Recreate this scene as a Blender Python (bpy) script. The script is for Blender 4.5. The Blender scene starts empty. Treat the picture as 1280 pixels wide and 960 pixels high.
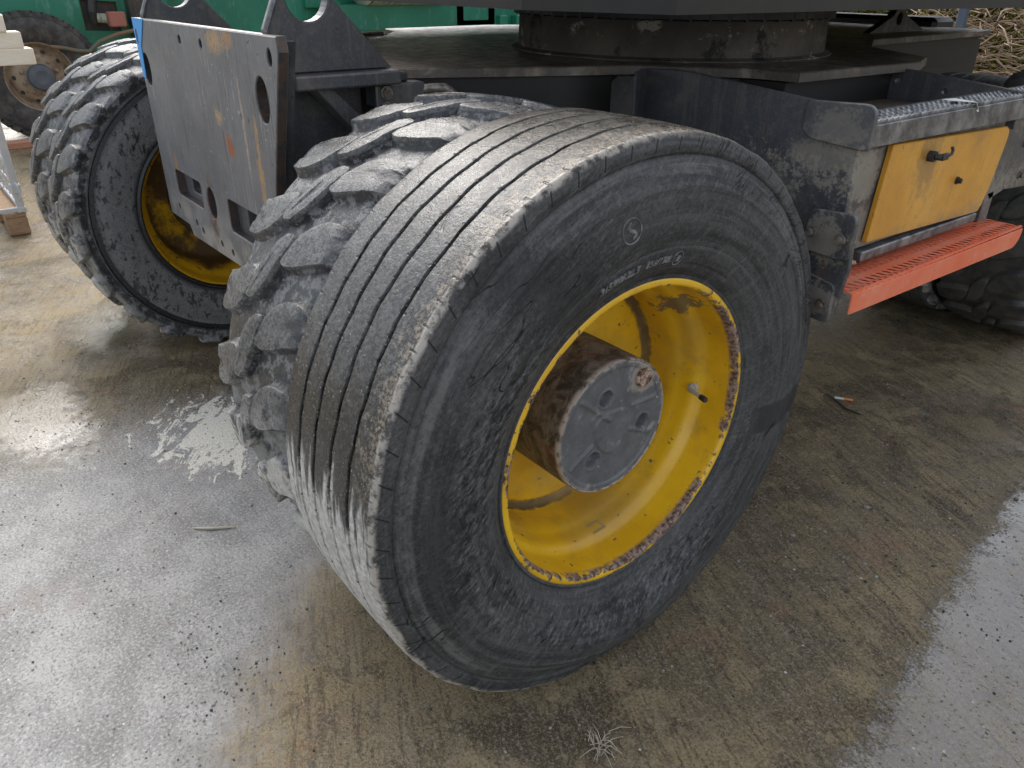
import bpy, bmesh, math, random
from math import sin, cos, pi, radians, atan2, hypot
from mathutils import Vector, Matrix
from mathutils.geometry import tessellate_polygon
random.seed(7)
S = bpy.context.scene
COL = S.collection

# ------------------------------------------------------------------ camera, sky, sun, exposure
cd = bpy.data.cameras.new('camera')
cam = bpy.data.objects.new('camera', cd)
COL.objects.link(cam)
cd.sensor_width = 36.0
cd.lens = 36.0 * 967.443 / 1280.0
cd.clip_start, cd.clip_end = 0.02, 2000
RX, RY, RZ = (0.61636075, 0.78740662, 0.00949888), (0.3723943, -0.28082929, -0.88456622), (-0.69384574, 0.54874923, -0.46631789)
mw = Matrix(((RX[0], -RY[0], -RZ[0], 0.8026916), (RX[1], -RY[1], -RZ[1], -0.9158311), (RX[2], -RY[2], -RZ[2], 1.25612019), (0, 0, 0, 1)))
cam.matrix_world = mw
S.camera = cam

SUN_EL, SUN_AZ = 43.0, 158.0      # azimuth: degrees counter-clockwise from +X towards the sun
W = bpy.data.worlds.new('World')
S.world = W
W.use_nodes = True
wn, wl = W.node_tree.nodes, W.node_tree.links
wn.clear()
sky = wn.new('ShaderNodeTexSky')
sky.sky_type = 'NISHITA'
sky.sun_disc = False
sky.sun_elevation = radians(SUN_EL)
sky.sun_rotation = radians(90 - SUN_AZ)
sky.air_density, sky.dust_density, sky.ozone_density = 1.0, 3.5, 1.0
hs = wn.new('ShaderNodeHueSaturation')
hs.inputs['Saturation'].default_value = 0.42
bg = wn.new('ShaderNodeBackground')
bg.inputs['Strength'].default_value = 0.15
wo = wn.new('ShaderNodeOutputWorld')
wl.new(sky.outputs[0], hs.inputs['Color'])
wl.new(hs.outputs[0], bg.inputs[0])
wl.new(bg.outputs[0], wo.inputs[0])
sd = bpy.data.lights.new('sun', 'SUN')
sd.energy, sd.angle, sd.color = 1.0, radians(50), (1.0, 0.96, 0.9)
sun = bpy.data.objects.new('sun', sd)
COL.objects.link(sun)
sv = Vector((cos(radians(SUN_AZ)) * cos(radians(SUN_EL)), sin(radians(SUN_AZ)) * cos(radians(SUN_EL)), sin(radians(SUN_EL))))
sun.rotation_euler = sv.to_track_quat('Z', 'Y').to_euler()
S.view_settings.view_transform = 'Standard'
S.view_settings.look = 'None'
S.view_settings.gamma = 1.0
S.view_settings.exposure = 1.12


# ------------------------------------------------------------------ node material helper
class Mat:
    def __init__(s, name):
        s.m = bpy.data.materials.new(name)
        s.m.use_nodes = True
        s.n, s.l = s.m.node_tree.nodes, s.m.node_tree.links
        s.n.clear()
        s.o = s.n.new('ShaderNodeOutputMaterial')
        s.b = s.n.new('ShaderNodeBsdfPrincipled')
        s.l.new(s.b.outputs[0], s.o.inputs[0])
        s.co = s.n.new('ShaderNodeTexCoord').outputs['Object']
        x = s.n.new('ShaderNodeSeparateXYZ')
        s.l.new(s.co, x.inputs[0])
        s.x, s.y, s.z = x.outputs

    def put(s, sock, v):
        if isinstance(v, (int, float)):
            if sock.type == 'RGBA':
                sock.default_value = (v, v, v, 1)
            elif sock.type == 'VECTOR':
                sock.default_value = (v, v, v)
            else:
                sock.default_value = v
        elif isinstance(v, (tuple, list)):
            sock.default_value = (*v, 1) if sock.type == 'RGBA' and len(v) == 3 else v
        else:
            s.l.new(v, sock)

    def math(s, op, a, b=0.0, c=0.0, clamp=False):
        n = s.n.new('ShaderNodeMath')
        n.operation = op
        n.use_clamp = clamp
        s.put(n.inputs[0], a)
        s.put(n.inputs[1], b)
        s.put(n.inputs[2], c)
        return n.outputs[0]

    def add(s, a, b): return s.math('ADD', a, b)
    def sub(s, a, b): return s.math('SUBTRACT', a, b)
    def mul(s, a, b): return s.math('MULTIPLY', a, b)
    def mx(s, a, b): return s.math('MAXIMUM', a, b)
    def mn(s, a, b): return s.math('MINIMUM', a, b)

    def lin(s, f, a, b, c=0.0, d=1.0):
        n = s.n.new('ShaderNodeMapRange')
        n.interpolation_type = 'SMOOTHSTEP'
        s.put(n.inputs[0], f)
        for i, v in enumerate((a, b, c, d)):
            s.put(n.inputs[1 + i], v)
        return n.outputs[0]

    def mapv(s, scale=(1, 1, 1), rot=(0, 0, 0), loc=(0, 0, 0), vec=None):
        n = s.n.new('ShaderNodeMapping')
        s.l.new(vec or s.co, n.inputs[0])
        n.inputs['Location'].default_value = loc
        n.inputs['Rotation'].default_value = rot
        n.inputs['Scale'].default_value = scale
        return n.outputs[0]

    def comb(s, a, b, c=0.0):
        n = s.n.new('ShaderNodeCombineXYZ')
        for i, v in enumerate((a, b, c)):
            s.put(n.inputs[i], v)
        return n.outputs[0]

    def specks(s, scale, size, keep, vec=None):
        """scattered small dots: a share of Voronoi cells, each with a dot"""
        n = s.n.new('ShaderNodeTexVoronoi')
        s.l.new(vec or s.co, n.inputs['Vector'])
        n.inputs['Scale'].default_value = scale
        x = s.n.new('ShaderNodeSeparateColor')
        s.l.new(n.outputs['Color'], x.inputs[0])
        return s.mul(s.lin(n.outputs['Distance'], s.mul(x.outputs[1], size), s.mul(s.mul(x.outputs[1], size), 0.6)), s.lin(x.outputs[0], 1 - keep, 1 - keep + 0.01))

    def rot(s, deg, axis='X', scale=(1, 1, 1), loc=(0, 0, 0)):
        """rotate first, then stretch: streaks along a chosen direction"""
        a = s.mapv(rot=tuple(radians(deg) if axis == k else 0 for k in 'XYZ'))
        return s.mapv(scale, loc=loc, vec=a)

    def noise(s, scale, detail=4, rough=0.55, vec=None, dist=0.0, ntype=None):
        n = s.n.new('ShaderNodeTexNoise')
        s.l.new(vec or s.co, n.inputs['Vector'])
        n.inputs['Scale'].default_value = scale
        n.inputs['Detail'].default_value = detail
        n.inputs['Roughness'].default_value = rough
        n.inputs['Distortion'].default_value = dist
        return n.outputs['Fac']

    def vor(s, scale, vec=None, feature='F1', out='Distance', rnd=1.0):
        n = s.n.new('ShaderNodeTexVoronoi')
        n.feature = feature
        s.l.new(vec or s.co, n.inputs['Vector'])
        n.inputs['Scale'].default_value = scale
        n.inputs['Randomness'].default_value = rnd
        return n.outputs[out]

    def mix(s, f, a, b):
        n = s.n.new('ShaderNodeMix')
        n.data_type = 'RGBA'
        s.put(n.inputs[0], f)
        s.put(n.inputs[6], a)
        s.put(n.inputs[7], b)
        return n.outputs[2]

    def mixf(s, f, a, b):
        n = s.n.new('ShaderNodeMix')
        s.put(n.inputs[0], f)
        s.put(n.inputs[2], a)
        s.put(n.inputs[3], b)
        return n.outputs[0]

    def dist(s, c, sc=(1, 1, 1)):
        """distance from point c with per-axis scaling"""
        v = s.n.new('ShaderNodeVectorMath')
        v.operation = 'SUBTRACT'
        s.l.new(s.co, v.inputs[0])
        v.inputs[1].default_value = c
        w = s.n.new('ShaderNodeVectorMath')
        w.operation = 'MULTIPLY'
        s.l.new(v.outputs[0], w.inputs[0])
        w.inputs[1].default_value = sc
        q = s.n.new('ShaderNodeVectorMath')
        q.operation = 'LENGTH'
        s.l.new(w.outputs[0], q.inputs[0])
        return q.outputs['Value']

    def blob(s, c, sc, n, amp=0.6, edge=0.12):
        """ragged patch: scaled distance < 1, edge broken by noise n"""
        d = s.add(s.dist(c, sc), s.mul(s.sub(n, 0.5), amp * 2))
        return s.lin(d, 1.0 + edge, 1.0 - edge)

    def bump(s, h, strength=0.3, distance=0.01, prev=None):
        n = s.n.new('ShaderNodeBump')
        s.put(n.inputs['Height'], h)
        n.inputs['Strength'].default_value = strength
        n.inputs['Distance'].default_value = distance
        if prev is not None:
            s.l.new(prev, n.inputs['Normal'])
        return n.outputs[0]

    def geo(s, out):
        return s.n.new('ShaderNodeNewGeometry').outputs[out]

    def edge(s, lo=0.52, hi=0.6):
        return s.lin(s.geo('Pointiness'), lo, hi)

    def out(s, col, rough=0.6, metal=0.0, normal=None, **kw):
        s.put(s.b.inputs['Base Color'], col)
        s.put(s.b.inputs['Roughness'], rough)
        s.put(s.b.inputs['Metallic'], metal)
        if normal is not None:
            s.l.new(normal, s.b.inputs['Normal'])
        for k, v in kw.items():
            s.put(s.b.inputs[k.replace('_', ' ')], v)
        return s.m


M = {}


def make_materials():
    # ---- black machine paint, wet and dusty
    def blackpaint(name, base, dust=(0.22, 0.19, 0.15), amount=0.5, rust=0.3, rough=0.42):
        m = Mat(name)
        n1, n2 = m.noise(3, 6, 0.65), m.noise(28, 6, 0.7)
        c = m.mix(m.lin(n1, 0.35, 0.7), base, tuple(v * 1.7 for v in base))
        c = m.mix(m.mul(m.lin(m.noise(6, 8, 0.72, dist=0.4), 0.48, 0.70), amount), c, dust)
        c = m.mix(m.mul(m.mul(m.lin(n2, 0.58, 0.64), m.lin(n1, 0.5, 0.6)), 0.55), c, (0.20, 0.185, 0.165))
        c = m.mix(m.mul(m.lin(m.noise(150, 4, 0.75), 0.52, 0.62), 0.30), c, (0.16, 0.15, 0.135))
        c = m.mix(m.mul(m.lin(m.noise(16, 6, 0.72, vec=m.mapv((2.5, 2.5, 0.18))), 0.52, 0.64), 0.35), c, (0.15, 0.135, 0.115))
        c = m.mix(m.mul(m.lin(m.noise(14, 6, 0.7, vec=m.mapv((1, 1, 0.25))), 0.60, 0.68), rust), c, (0.16, 0.07, 0.03))
        c = m.mix(m.mul(m.lin(m.vor(90), 0.16, 0.08), m.lin(m.noise(7, 2), 0.5, 0.6)), c, tuple(v * 0.4 for v in base))
        if name.startswith('black'):
            pn = m.add(m.mul(m.noise(40, 6, 0.75), 0.6), m.mul(m.noise(140, 4, 0.75), 0.4))
            for ce, sc, k in (((-0.01, 0.645, 0.895), (1, 17, 20), 0.75), ((-0.08, 0.58, 0.935), (11, 1, 30), 0.5), ((-0.02, 0.55, 0.78), (22, 1, 20), 0.6), ((-0.02, 0.55, 0.655), (18, 1, 30), 0.6), ((-0.05, 0.57, 0.99), (18, 1, 22), 0.3)):
                c = m.mix(m.mul(m.blob(ce, sc, pn, 2.6, 0.25), k), c, (0.30, 0.27, 0.22))
        nb = m.bump(m.noise(160, 3), 0.12, 0.002, m.bump(m.noise(18, 4), 0.15, 0.004))
        return m.out(c, m.mixf(m.lin(n2, 0.3, 0.7), rough - 0.12, rough + 0.2), 0.0, nb, Coat_Weight=0.25, Coat_Roughness=0.25)
    M['black'] = blackpaint('black_machine_paint', (0.043, 0.045, 0.050))
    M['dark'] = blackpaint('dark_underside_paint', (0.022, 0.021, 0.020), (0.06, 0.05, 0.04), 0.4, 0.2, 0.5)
    M['deck'] = blackpaint('muddy_deck', (0.075, 0.060, 0.047), (0.34, 0.275, 0.20), 0.95, 0.3, 0.4)
    M['tray'] = blackpaint('muddy_tray_floor', (0.10, 0.075, 0.05), (0.30, 0.24, 0.17), 0.8, 0.4, 0.5)

    m = Mat('slew_ring_paint')
    c = m.mix(m.lin(m.noise(4, 6, 0.7), 0.35, 0.7), (0.08, 0.066, 0.055), (0.165, 0.135, 0.11))
    c = m.mix(m.lin(m.noise(13, 8, 0.75, vec=m.mapv((1, 1, 1.2))), 0.56, 0.62), c, (0.42, 0.38, 0.32))
    c = m.mix(m.lin(m.noise(7, 8, 0.7), 0.42, 0.36), c, (0.025, 0.023, 0.02))
    M['ring'] = m.out(c, 0.75, 0, m.bump(m.noise(40, 5), 0.3, 0.006))

    # ---- scratched grey steel attachment plate (world-located marks)
    m = Mat('overhang_shade_black')
    M['shadeblack'] = m.out(m.mix(m.noise(20, 5), (0.004, 0.004, 0.004), (0.018, 0.015, 0.012)), 0.45)  # overhang shade painted in: near-black for parts under and around the slew platform
    m = Mat('scratched_grey_paint')
    n = m.noise(26, 8, 0.75)
    st = m.noise(10, 8, 0.7, vec=m.mapv((6, 1, 0.35)))
    fine = m.noise(22, 6, 0.75, vec=m.mapv((9, 1, 0.3)))
    c = m.mix(m.lin(m.noise(5, 6, 0.7), 0.3, 0.75), (0.125, 0.13, 0.142), (0.205, 0.21, 0.222))
    c = m.mix(m.lin(st, 0.56, 0.7), c, (0.22, 0.215, 0.21))
    c = m.mix(m.mul(m.lin(fine, 0.61, 0.65), 0.8), c, (0.45, 0.43, 0.4))
    c = m.mix(m.mul(m.lin(fine, 0.40, 0.35), 0.7), c, (0.06, 0.056, 0.054))
    tan = (0.42, 0.27, 0.13)
    brk = m.noise(60, 6, 0.8, vec=m.mapv((2.2, 1, 0.7)))
    big = m.add(m.mul(brk, 0.7), m.mul(m.noise(18, 4, 0.7), 0.3))
    for ce, sc, cl in [((-1.11, -0.27, 1.115), (20, 1, 38), tan), ((-1.03, -0.27, 1.125), (30, 1, 50), (0.4, 0.22, 0.09)), ((-1.165, -0.27, 0.95), (46, 1, 50), (0.45, 0.3, 0.16)),
                       ((-1.113, -0.27, 0.885), (42, 1, 40), (0.34, 0.10, 0.035)), ((-0.935, -0.27, 0.85), (60, 1, 15), tan), ((-0.93, -0.27, 0.93), (90, 1, 18), tan),
                       ((-1.60, -0.27, 0.76), (50, 1, 30), (0.35, 0.2, 0.1)), ((-1.33, -0.27, 0.67), (30, 1, 9), (0.12, 0.07, 0.045)), ((-1.0, -0.27, 0.93), (130, 1, 9), (0.4, 0.33, 0.26))]:
        c = m.mix(m.mul(m.blob(ce, sc, big, 3.4, 0.1), m.lin(brk, 0.42, 0.48)), c, cl)
    c = m.mix(m.mul(m.blob((-1.113, -0.27, 0.885), (52, 1, 44), m.noise(50, 4, 0.7), 1.6, 0.08), 0.95), c, (0.34, 0.10, 0.03))
    scr = m.noise(5, 5, 0.7, vec=m.mapv((46, 1, 0.7), loc=(3, 0, 1)))
    c = m.mix(m.mul(m.lin(scr, 0.60, 0.63), m.lin(m.noise(9, 4, 0.7), 0.45, 0.55)), c, (0.40, 0.385, 0.36))
    c = m.mix(m.mul(m.lin(scr, 0.40, 0.37), m.lin(m.noise(8, 4, 0.7), 0.45, 0.55)), c, (0.055, 0.054, 0.055))
    c = m.mix(m.lin(m.noise(70, 3, 0.6), 0.69, 0.71), c, (0.5, 0.47, 0.43))
    c = m.mix(m.lin(m.noise(48, 3, 0.6), 0.33, 0.30), c, (0.05, 0.048, 0.046))
    c = m.mix(m.mul(m.lin(m.z, 0.72, 0.6), m.lin(m.noise(12, 6), 0.4, 0.6)), c, (0.34, 0.32, 0.29))
    side = m.lin(m.math('ABSOLUTE', m.geo('Normal') if False else m.add(m.y, 0.259)), 0.0112, 0.0095)
    c = m.mix(m.mul(side, 0.9), c, m.mix(m.lin(m.noise(30, 6, 0.7), 0.42, 0.6), (0.045, 0.044, 0.045), (0.10, 0.062, 0.042)))
    M['plate'] = m.out(c, m.mixf(n, 0.28, 0.55), 0.25, m.bump(fine, 0.15, 0.002, m.bump(m.noise(9, 4), 0.12, 0.01)))

    m = Mat('bright_blue_paint')
    M['blue'] = m.out(m.mix(m.lin(m.noise(40, 5), 0.6, 0.68), (0.02, 0.32, 0.75), (0.25, 0.3, 0.35)), 0.4)

    # ---- yellow rim paint
    def yellow(name, base, chips=0.66):
        m = Mat(name)
        n1 = m.noise(6, 5, 0.6)
        c = m.mix(m.lin(n1, 0.35, 0.7), base, (base[0] * 0.8, base[1] * 0.74, base[2] * 0.7))
        c = m.mix(m.mul(m.lin(m.noise(11, 8, 0.75), 0.5, 0.72), 0.5), c, (0.36, 0.22, 0.07))
        ch = m.lin(m.noise(34, 5, 0.6), chips, chips + 0.02)
        ch = m.mx(ch, m.lin(m.noise(95, 4, 0.6), 0.70, 0.715))
        c = m.mix(ch, c, (0.15, 0.10, 0.075))
        return m, c, ch
    m, c, ch = yellow('yellow_rim_paint', (0.92, 0.54, 0.016))
    r = m.math('SQRT', m.add(m.mul(m.y, m.y), m.mul(m.z, m.z)))
    nn = m.noise(55, 6, 0.75)
    big = m.noise(5.5, 3, 0.6)
    lip = m.lin(m.x, -0.020, -0.006)
    worn = m.lin(m.add(m.add(m.mul(nn, 0.75), m.mul(big, 0.7)), m.mul(m.lin(m.math('ABSOLUTE', m.sub(r, 0.2885)), 0.008, 0.001), 0.12)), 0.80, 0.825)
    worn = m.mul(worn, lip)
    rustc = m.mix(m.lin(m.noise(120, 4), 0.35, 0.65), (0.07, 0.035, 0.022), (0.34, 0.24, 0.19))
    c = m.mix(worn, c, rustc)
    # grimy step between barrel and disc
    gr = m.mul(m.lin(m.add(m.x, m.mul(m.sub(nn, 0.5), 0.03)), -0.188, -0.198), m.lin(m.add(r, m.mul(m.sub(nn, 0.5), 0.02)), 0.228, 0.242))
    c = m.mix(m.mul(gr, 0.9), c, (0.06, 0.04, 0.03))
    dirt = m.blob((-0.085, 0.19, 0.185), (19, 44, 26), m.noise(34, 6, 0.75), 2.0)
    c = m.mix(dirt, c, (0.2, 0.15, 0.09))
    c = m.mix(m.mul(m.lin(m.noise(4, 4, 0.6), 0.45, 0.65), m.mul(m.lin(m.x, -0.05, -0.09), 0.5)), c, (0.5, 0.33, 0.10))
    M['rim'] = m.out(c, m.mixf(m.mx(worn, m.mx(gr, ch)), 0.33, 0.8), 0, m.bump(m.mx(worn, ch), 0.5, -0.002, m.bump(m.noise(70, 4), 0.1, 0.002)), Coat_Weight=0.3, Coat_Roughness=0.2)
    m, c, ch = yellow('yellow_rim_muddy', (0.85, 0.47, 0.012))
    c = m.mix(m.lin(m.add(m.noise(8, 7, 0.7), m.mul(m.lin(m.x, -0.235, -0.10), 0.2)), 0.56, 0.74), c, (0.14, 0.08, 0.025))
    M['rim_muddy'] = m.out(c, 0.45, 0, m.bump(m.noise(40, 5), 0.3, 0.004))
    m, c, ch = yellow('yellow_door_paint', (0.78, 0.37, 0.03), 0.69)
    c = m.mix(m.mul(m.lin(m.noise(2.5, 5, 0.6), 0.45, 0.65), 0.35), c, (0.78, 0.46, 0.12))
    c = m.mix(m.mul(m.lin(m.noise(22, 6, 0.75, vec=m.mapv((1, 3, 0.3))), 0.56, 0.66), 0.45), c, (0.40, 0.22, 0.06))
    c = m.mix(m.mul(m.lin(m.noise(120, 4, 0.7), 0.6, 0.66), 0.5), c, (0.25, 0.15, 0.06))
    c = m.mix(m.mul(m.blob((0, 0.885, 0.893), (1, 22, 16), m.noise(30, 5, 0.7), 2.0, 0.6), 0.6), c, (0.22, 0.13, 0.05))
    c = m.mix(m.mul(m.lin(m.add(m.z, m.mul(m.sub(m.noise(14, 6, 0.75), 0.5), 0.16)), 0.775, 0.735), 0.7), c, (0.36, 0.23, 0.09))
    M['door'] = m.out(c, 0.38, 0, m.bump(m.noise(90, 3), 0.06, 0.002), Coat_Weight=0.3, Coat_Roughness=0.15)

    m = Mat('red_step_paint')
    c = m.mix(m.lin(m.noise(7, 6, 0.65), 0.3, 0.7), (0.86, 0.17, 0.065), (0.88, 0.26, 0.14))
    c = m.mix(m.mul(m.lin(m.noise(45, 7, 0.75), 0.55, 0.66), 0.55), c, (0.75, 0.40, 0.32))
    c = m.mix(m.mul(m.lin(m.noise(20, 5, 0.7), 0.62, 0.72), 0.7), c, (0.40, 0.05, 0.03))
    M['red'] = m.out(c, 0.6, 0, m.bump(m.noise(60, 4), 0.15, 0.003))

    m = Mat('worn_steel_grating')
    c = m.mix(m.lin(m.noise(14, 6, 0.7), 0.35, 0.7), (0.09, 0.09, 0.093), (0.33, 0.33, 0.325))
    c = m.mix(m.lin(m.noise(50, 4), 0.6, 0.7), c, (0.10, 0.09, 0.08))
    M['grating'] = m.out(c, 0.42, 0.55, m.bump(m.noise(80, 4), 0.15, 0.003))

    m = Mat('hub_side_rust')
    st = m.noise(22, 8, 0.8, vec=m.mapv((1.4, 1, 1)), dist=0.8)
    c = m.mix(m.lin(st, 0.40, 0.60), (0.045, 0.041, 0.037), (0.20, 0.19, 0.175))
    c = m.mix(m.mul(m.lin(m.noise(6, 5, 0.7), 0.45, 0.6), 0.3), c, (0.10, 0.075, 0.052))
    c = m.mix(m.mul(m.lin(m.noise(16, 6, 0.7, vec=m.mapv((2.4, 1, 1))), 0.56, 0.63), 0.7), c, (0.17, 0.065, 0.035))
    c = m.mix(m.mul(m.lin(m.x, -0.062, -0.052), m.lin(m.noise(60, 5), 0.35, 0.55)), c, (0.42, 0.36, 0.3))
    M['hubside'] = m.out(c, 0.6, 0.1, m.bump(m.noise(50, 6, 0.7), 0.35, 0.004))
    m = Mat('hub_face_cast')
    c = m.mix(m.lin(m.noise(18, 7, 0.7), 0.3, 0.7), (0.115, 0.116, 0.118), (0.18, 0.181, 0.182))
    c = m.mix(m.mul(m.lin(m.noise(150, 4, 0.75), 0.44, 0.38), 0.35), c, (0.06, 0.06, 0.063))
    c = m.mix(m.mul(m.lin(m.noise(40, 5), 0.58, 0.72), 0.7), c, (0.36, 0.36, 0.35))
    d = m.dist((-0.05, 0.072, 0.083), (0, 1, 1))
    c = m.mix(m.mul(m.lin(m.add(d, m.mul(m.sub(m.noise(60, 5), 0.5), 0.03)), 0.037, 0.028), 0.7), c, (0.42, 0.36, 0.29))
    c = m.mix(m.lin(m.vor(38), 0.10, 0.06), c, m.mix(m.lin(m.noise(9, 2), 0.52, 0.58), c, (0.7, 0.7, 0.68)))
    r = m.math('SQRT', m.add(m.mul(m.y, m.y), m.mul(m.z, m.z)))
    c = m.mix(m.mul(m.lin(r, 0.126, 0.134), m.lin(m.noise(70, 5), 0.42, 0.55)), c, (0.45, 0.38, 0.32))
    M['hubface'] = m.out(c, 0.5, 0.15, m.bump(m.noise(60, 6, 0.7), 0.25, 0.003))
    m = Mat('rusty_cap')
    c = m.mix(m.lin(m.noise(70, 6, 0.7), 0.4, 0.6), (0.12, 0.05, 0.025), (0.55, 0.42, 0.32))
    M['rust'] = m.out(c, 0.85, 0, m.bump(m.noise(90, 5), 0.6, 0.004))
    m = Mat('bare_bolt_metal')
    c = m.mix(m.lin(m.noise(60, 6, 0.7), 0.4, 0.65), (0.30, 0.27, 0.23), (0.12, 0.09, 0.07))
    M['bolt'] = m.out(c, 0.45, 0.5)
    m = Mat('black_rubber_hose')
    M['hose'] = m.out(m.mix(m.noise(30, 4), (0.012, 0.012, 0.012), (0.05, 0.05, 0.05)), 0.5)

    # ---- ribbed tyre rubber
    m = Mat('ribbed_tyre_rubber')
    r = m.math('SQRT', m.add(m.mul(m.y, m.y), m.mul(m.z, m.z)))
    ang = m.math('ARCTAN2', m.z, m.y)
    n_big, n_mid, n_fine = m.noise(5, 5, 0.6), m.noise(20, 6, 0.7), m.noise(140, 3, 0.6)
    diag = m.noise(9, 7, 0.72, vec=m.rot(-40, 'X', (1, 1, 6.5)), dist=0.25)
    diag2 = m.noise(34, 7, 0.74, vec=m.rot(-38, 'X', (1, 1, 3.6)), dist=0.35)
    circ = m.noise(26, 4, 0.6, vec=m.mapv((0, 0, 0)))
    sp_f = m.noise(150, 4, 0.75)
    conc = m.noise(1.0, 6, 0.7, vec=m.comb(m.mul(r, 85), m.mul(m.math('ABSOLUTE', ang), 1.6), m.mul(m.x, 20)))
    hair = m.noise(30, 6, 0.75, vec=m.rot(-36, 'X', (1, 1, 10)))
    c = m.mix(m.lin(n_big, 0.35, 0.65), (0.046, 0.0455, 0.045), (0.080, 0.079, 0.077))
    c = m.mix(m.mul(m.lin(conc, 0.47, 0.60), 0.5), c, (0.12, 0.118, 0.113))
    c = m.mix(m.mul(m.lin(conc, 0.46, 0.36), 0.55), c, (0.030, 0.030, 0.031))
    c = m.mix(m.mul(m.lin(diag, 0.5, 0.68), 0.35), c, (0.14, 0.138, 0.132))
    c = m.mix(m.mul(m.lin(hair, 0.54, 0.64), m.mul(m.lin(n_mid, 0.4, 0.55), 0.5)), c, (0.21, 0.208, 0.20))
    c = m.mix(m.mul(m.lin(sp_f, 0.53, 0.64), 0.22), c, (0.19, 0.187, 0.18))
    c = m.mix(m.mul(m.lin(sp_f, 0.46, 0.39), 0.45), c, (0.020, 0.020, 0.021))
    # dusty pale ring bands on the sidewall
    band = m.mul(m.lin(m.add(r, m.mul(m.sub(n_mid, 0.5), 0.03)), 0.462, 0.478), m.lin(r, 0.505, 0.492))
    c = m.mix(m.mul(band, m.mul(m.lin(m.add(m.mul(m.noise(45, 7, 0.78), 0.5), m.mul(conc, 0.5)), 0.46, 0.60), 0.42)), c, (0.21, 0.207, 0.195))
    # rubbed dark patches
    for ce, sc in (((0.02, -0.218, 0.324), (0, 11, 14)), ((0.02, -0.30, 0.38), (0, 13, 22)), ((0.02, -0.43, 0.0), (0, 18, 7))):
        c = m.mix(m.mul(m.blob(ce, sc, m.add(m.mul(n_mid, 0.5), m.mul(sp_f, 0.5)), 1.6, 0.5), 0.55), c, (0.028, 0.028, 0.029))
    # wet band across the right of the sidewall
    wb = m.mul(m.lin(m.math('ABSOLUTE', m.add(m.add(m.z, m.mul(m.sub(n_mid, 0.5), 0.015)), 0.075)), 0.034, 0.030), m.lin(m.y, 0.33, 0.36))
    c = m.mix(m.mul(wb, 0.75), c, (0.026, 0.027, 0.029))
    # scuffed black wet smears: inner lower-left sidewall and under the rim
    zone = m.mul(m.lin(m.add(r, m.mul(m.sub(n_mid, 0.5), 0.06)), 0.325, 0.345), m.lin(m.add(r, m.mul(m.sub(n_mid, 0.5), 0.10)), 0.445, 0.40))
    zone = m.mul(zone, m.lin(m.add(m.y, m.mul(m.z, 0.9)), 0.16, -0.10))
    fz = m.mul(zone, m.lin(m.noise(9, 5, 0.65), 0.36, 0.56))
    rough = m.noise(46, 8, 0.8, vec=m.rot(-40, 'X', (1, 1, 2.6)), dist=0.2)
    sm = m.mul(m.mul(m.lin(rough, 0.49, 0.57), fz), 0.85)
    c = m.mix(sm, c, (0.014, 0.0145, 0.0155))
    c = m.mix(m.mul(m.mul(zone, m.lin(rough, 0.47, 0.40)), 0.55), c, (0.21, 0.21, 0.208))
    # weather cracks over the upper right of the shoulder
    crk = m.noise(1.0, 3, 0.6, vec=m.comb(m.mul(r, 14), m.add(m.mul(ang, 26), m.mul(r, 60)), 0.0))
    ck = m.mul(m.lin(m.math('ABSOLUTE', m.sub(crk, 0.5)), 0.022, 0.008), m.mul(m.lin(r, 0.44, 0.47), m.lin(m.y, 0.02, 0.2)))
    ck = m.mul(ck, m.mul(m.lin(m.z, 0.02, 0.12), m.lin(m.noise(16, 4), 0.42, 0.56)))
    c = m.mix(m.mul(ck, 0.85), c, (0.012, 0.012, 0.013))
    # long thin cuts
    cut = m.noise(3.3, 2, 0.5, vec=m.rot(-41, 'X', (1, 1.4, 9), (0, 0.3, 0.1)))
    cutl = m.mul(m.lin(m.math('ABSOLUTE', m.sub(cut, 0.5)), 0.007, 0.003), m.lin(m.noise(6, 2, vec=m.mapv(loc=(2, 0.7, 0.4))), 0.55, 0.6))
    cutl = m.mul(cutl, m.lin(r, 0.33, 0.36))
    c = m.mix(m.mul(cutl, 0.9), c, (0.012, 0.012, 0.013))
    # tread zone
    tread = m.lin(m.x, 0.003, -0.003)
    tread = m.mul(tread, m.lin(r, 0.517, 0.522))
    front = m.lin(m.y, -0.05, -0.18)
    drip = m.noise(30, 5, 0.65, vec=m.mapv((1.6, 0.5, 0.22)))
    zz = m.add(m.z, m.mul(m.sub(drip, 0.5), 0.42))
    dryc = m.mix(m.lin(m.noise(90, 5, 0.7), 0.35, 0.65), (0.34, 0.325, 0.295), (0.60, 0.58, 0.54))
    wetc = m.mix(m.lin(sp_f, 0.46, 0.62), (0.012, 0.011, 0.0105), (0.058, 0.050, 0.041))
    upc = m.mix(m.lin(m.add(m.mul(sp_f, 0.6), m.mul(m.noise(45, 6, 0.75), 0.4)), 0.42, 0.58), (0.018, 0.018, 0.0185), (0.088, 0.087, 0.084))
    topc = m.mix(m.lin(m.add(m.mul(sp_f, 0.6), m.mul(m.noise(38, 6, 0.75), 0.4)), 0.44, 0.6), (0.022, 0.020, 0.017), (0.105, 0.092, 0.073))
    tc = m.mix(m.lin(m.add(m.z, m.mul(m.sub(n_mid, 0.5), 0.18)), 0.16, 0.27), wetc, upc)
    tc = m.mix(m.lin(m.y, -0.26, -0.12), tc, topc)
    dry = m.mul(m.lin(zz, 0.065, 0.0), front)
    tc = m.mix(m.mul(m.specks(190, 0.38, 0.35), m.sub(1.0, dry)), tc, (0.26, 0.25, 0.23))
    tc = m.mix(dry, tc, dryc)
    shoulder = m.mul(m.lin(m.x, -0.058, -0.045), m.lin(m.add(m.noise(55, 7, 0.8), m.mul(m.lin(m.x, -0.04, -0.002), 0.12)), 0.5, 0.6))
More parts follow.
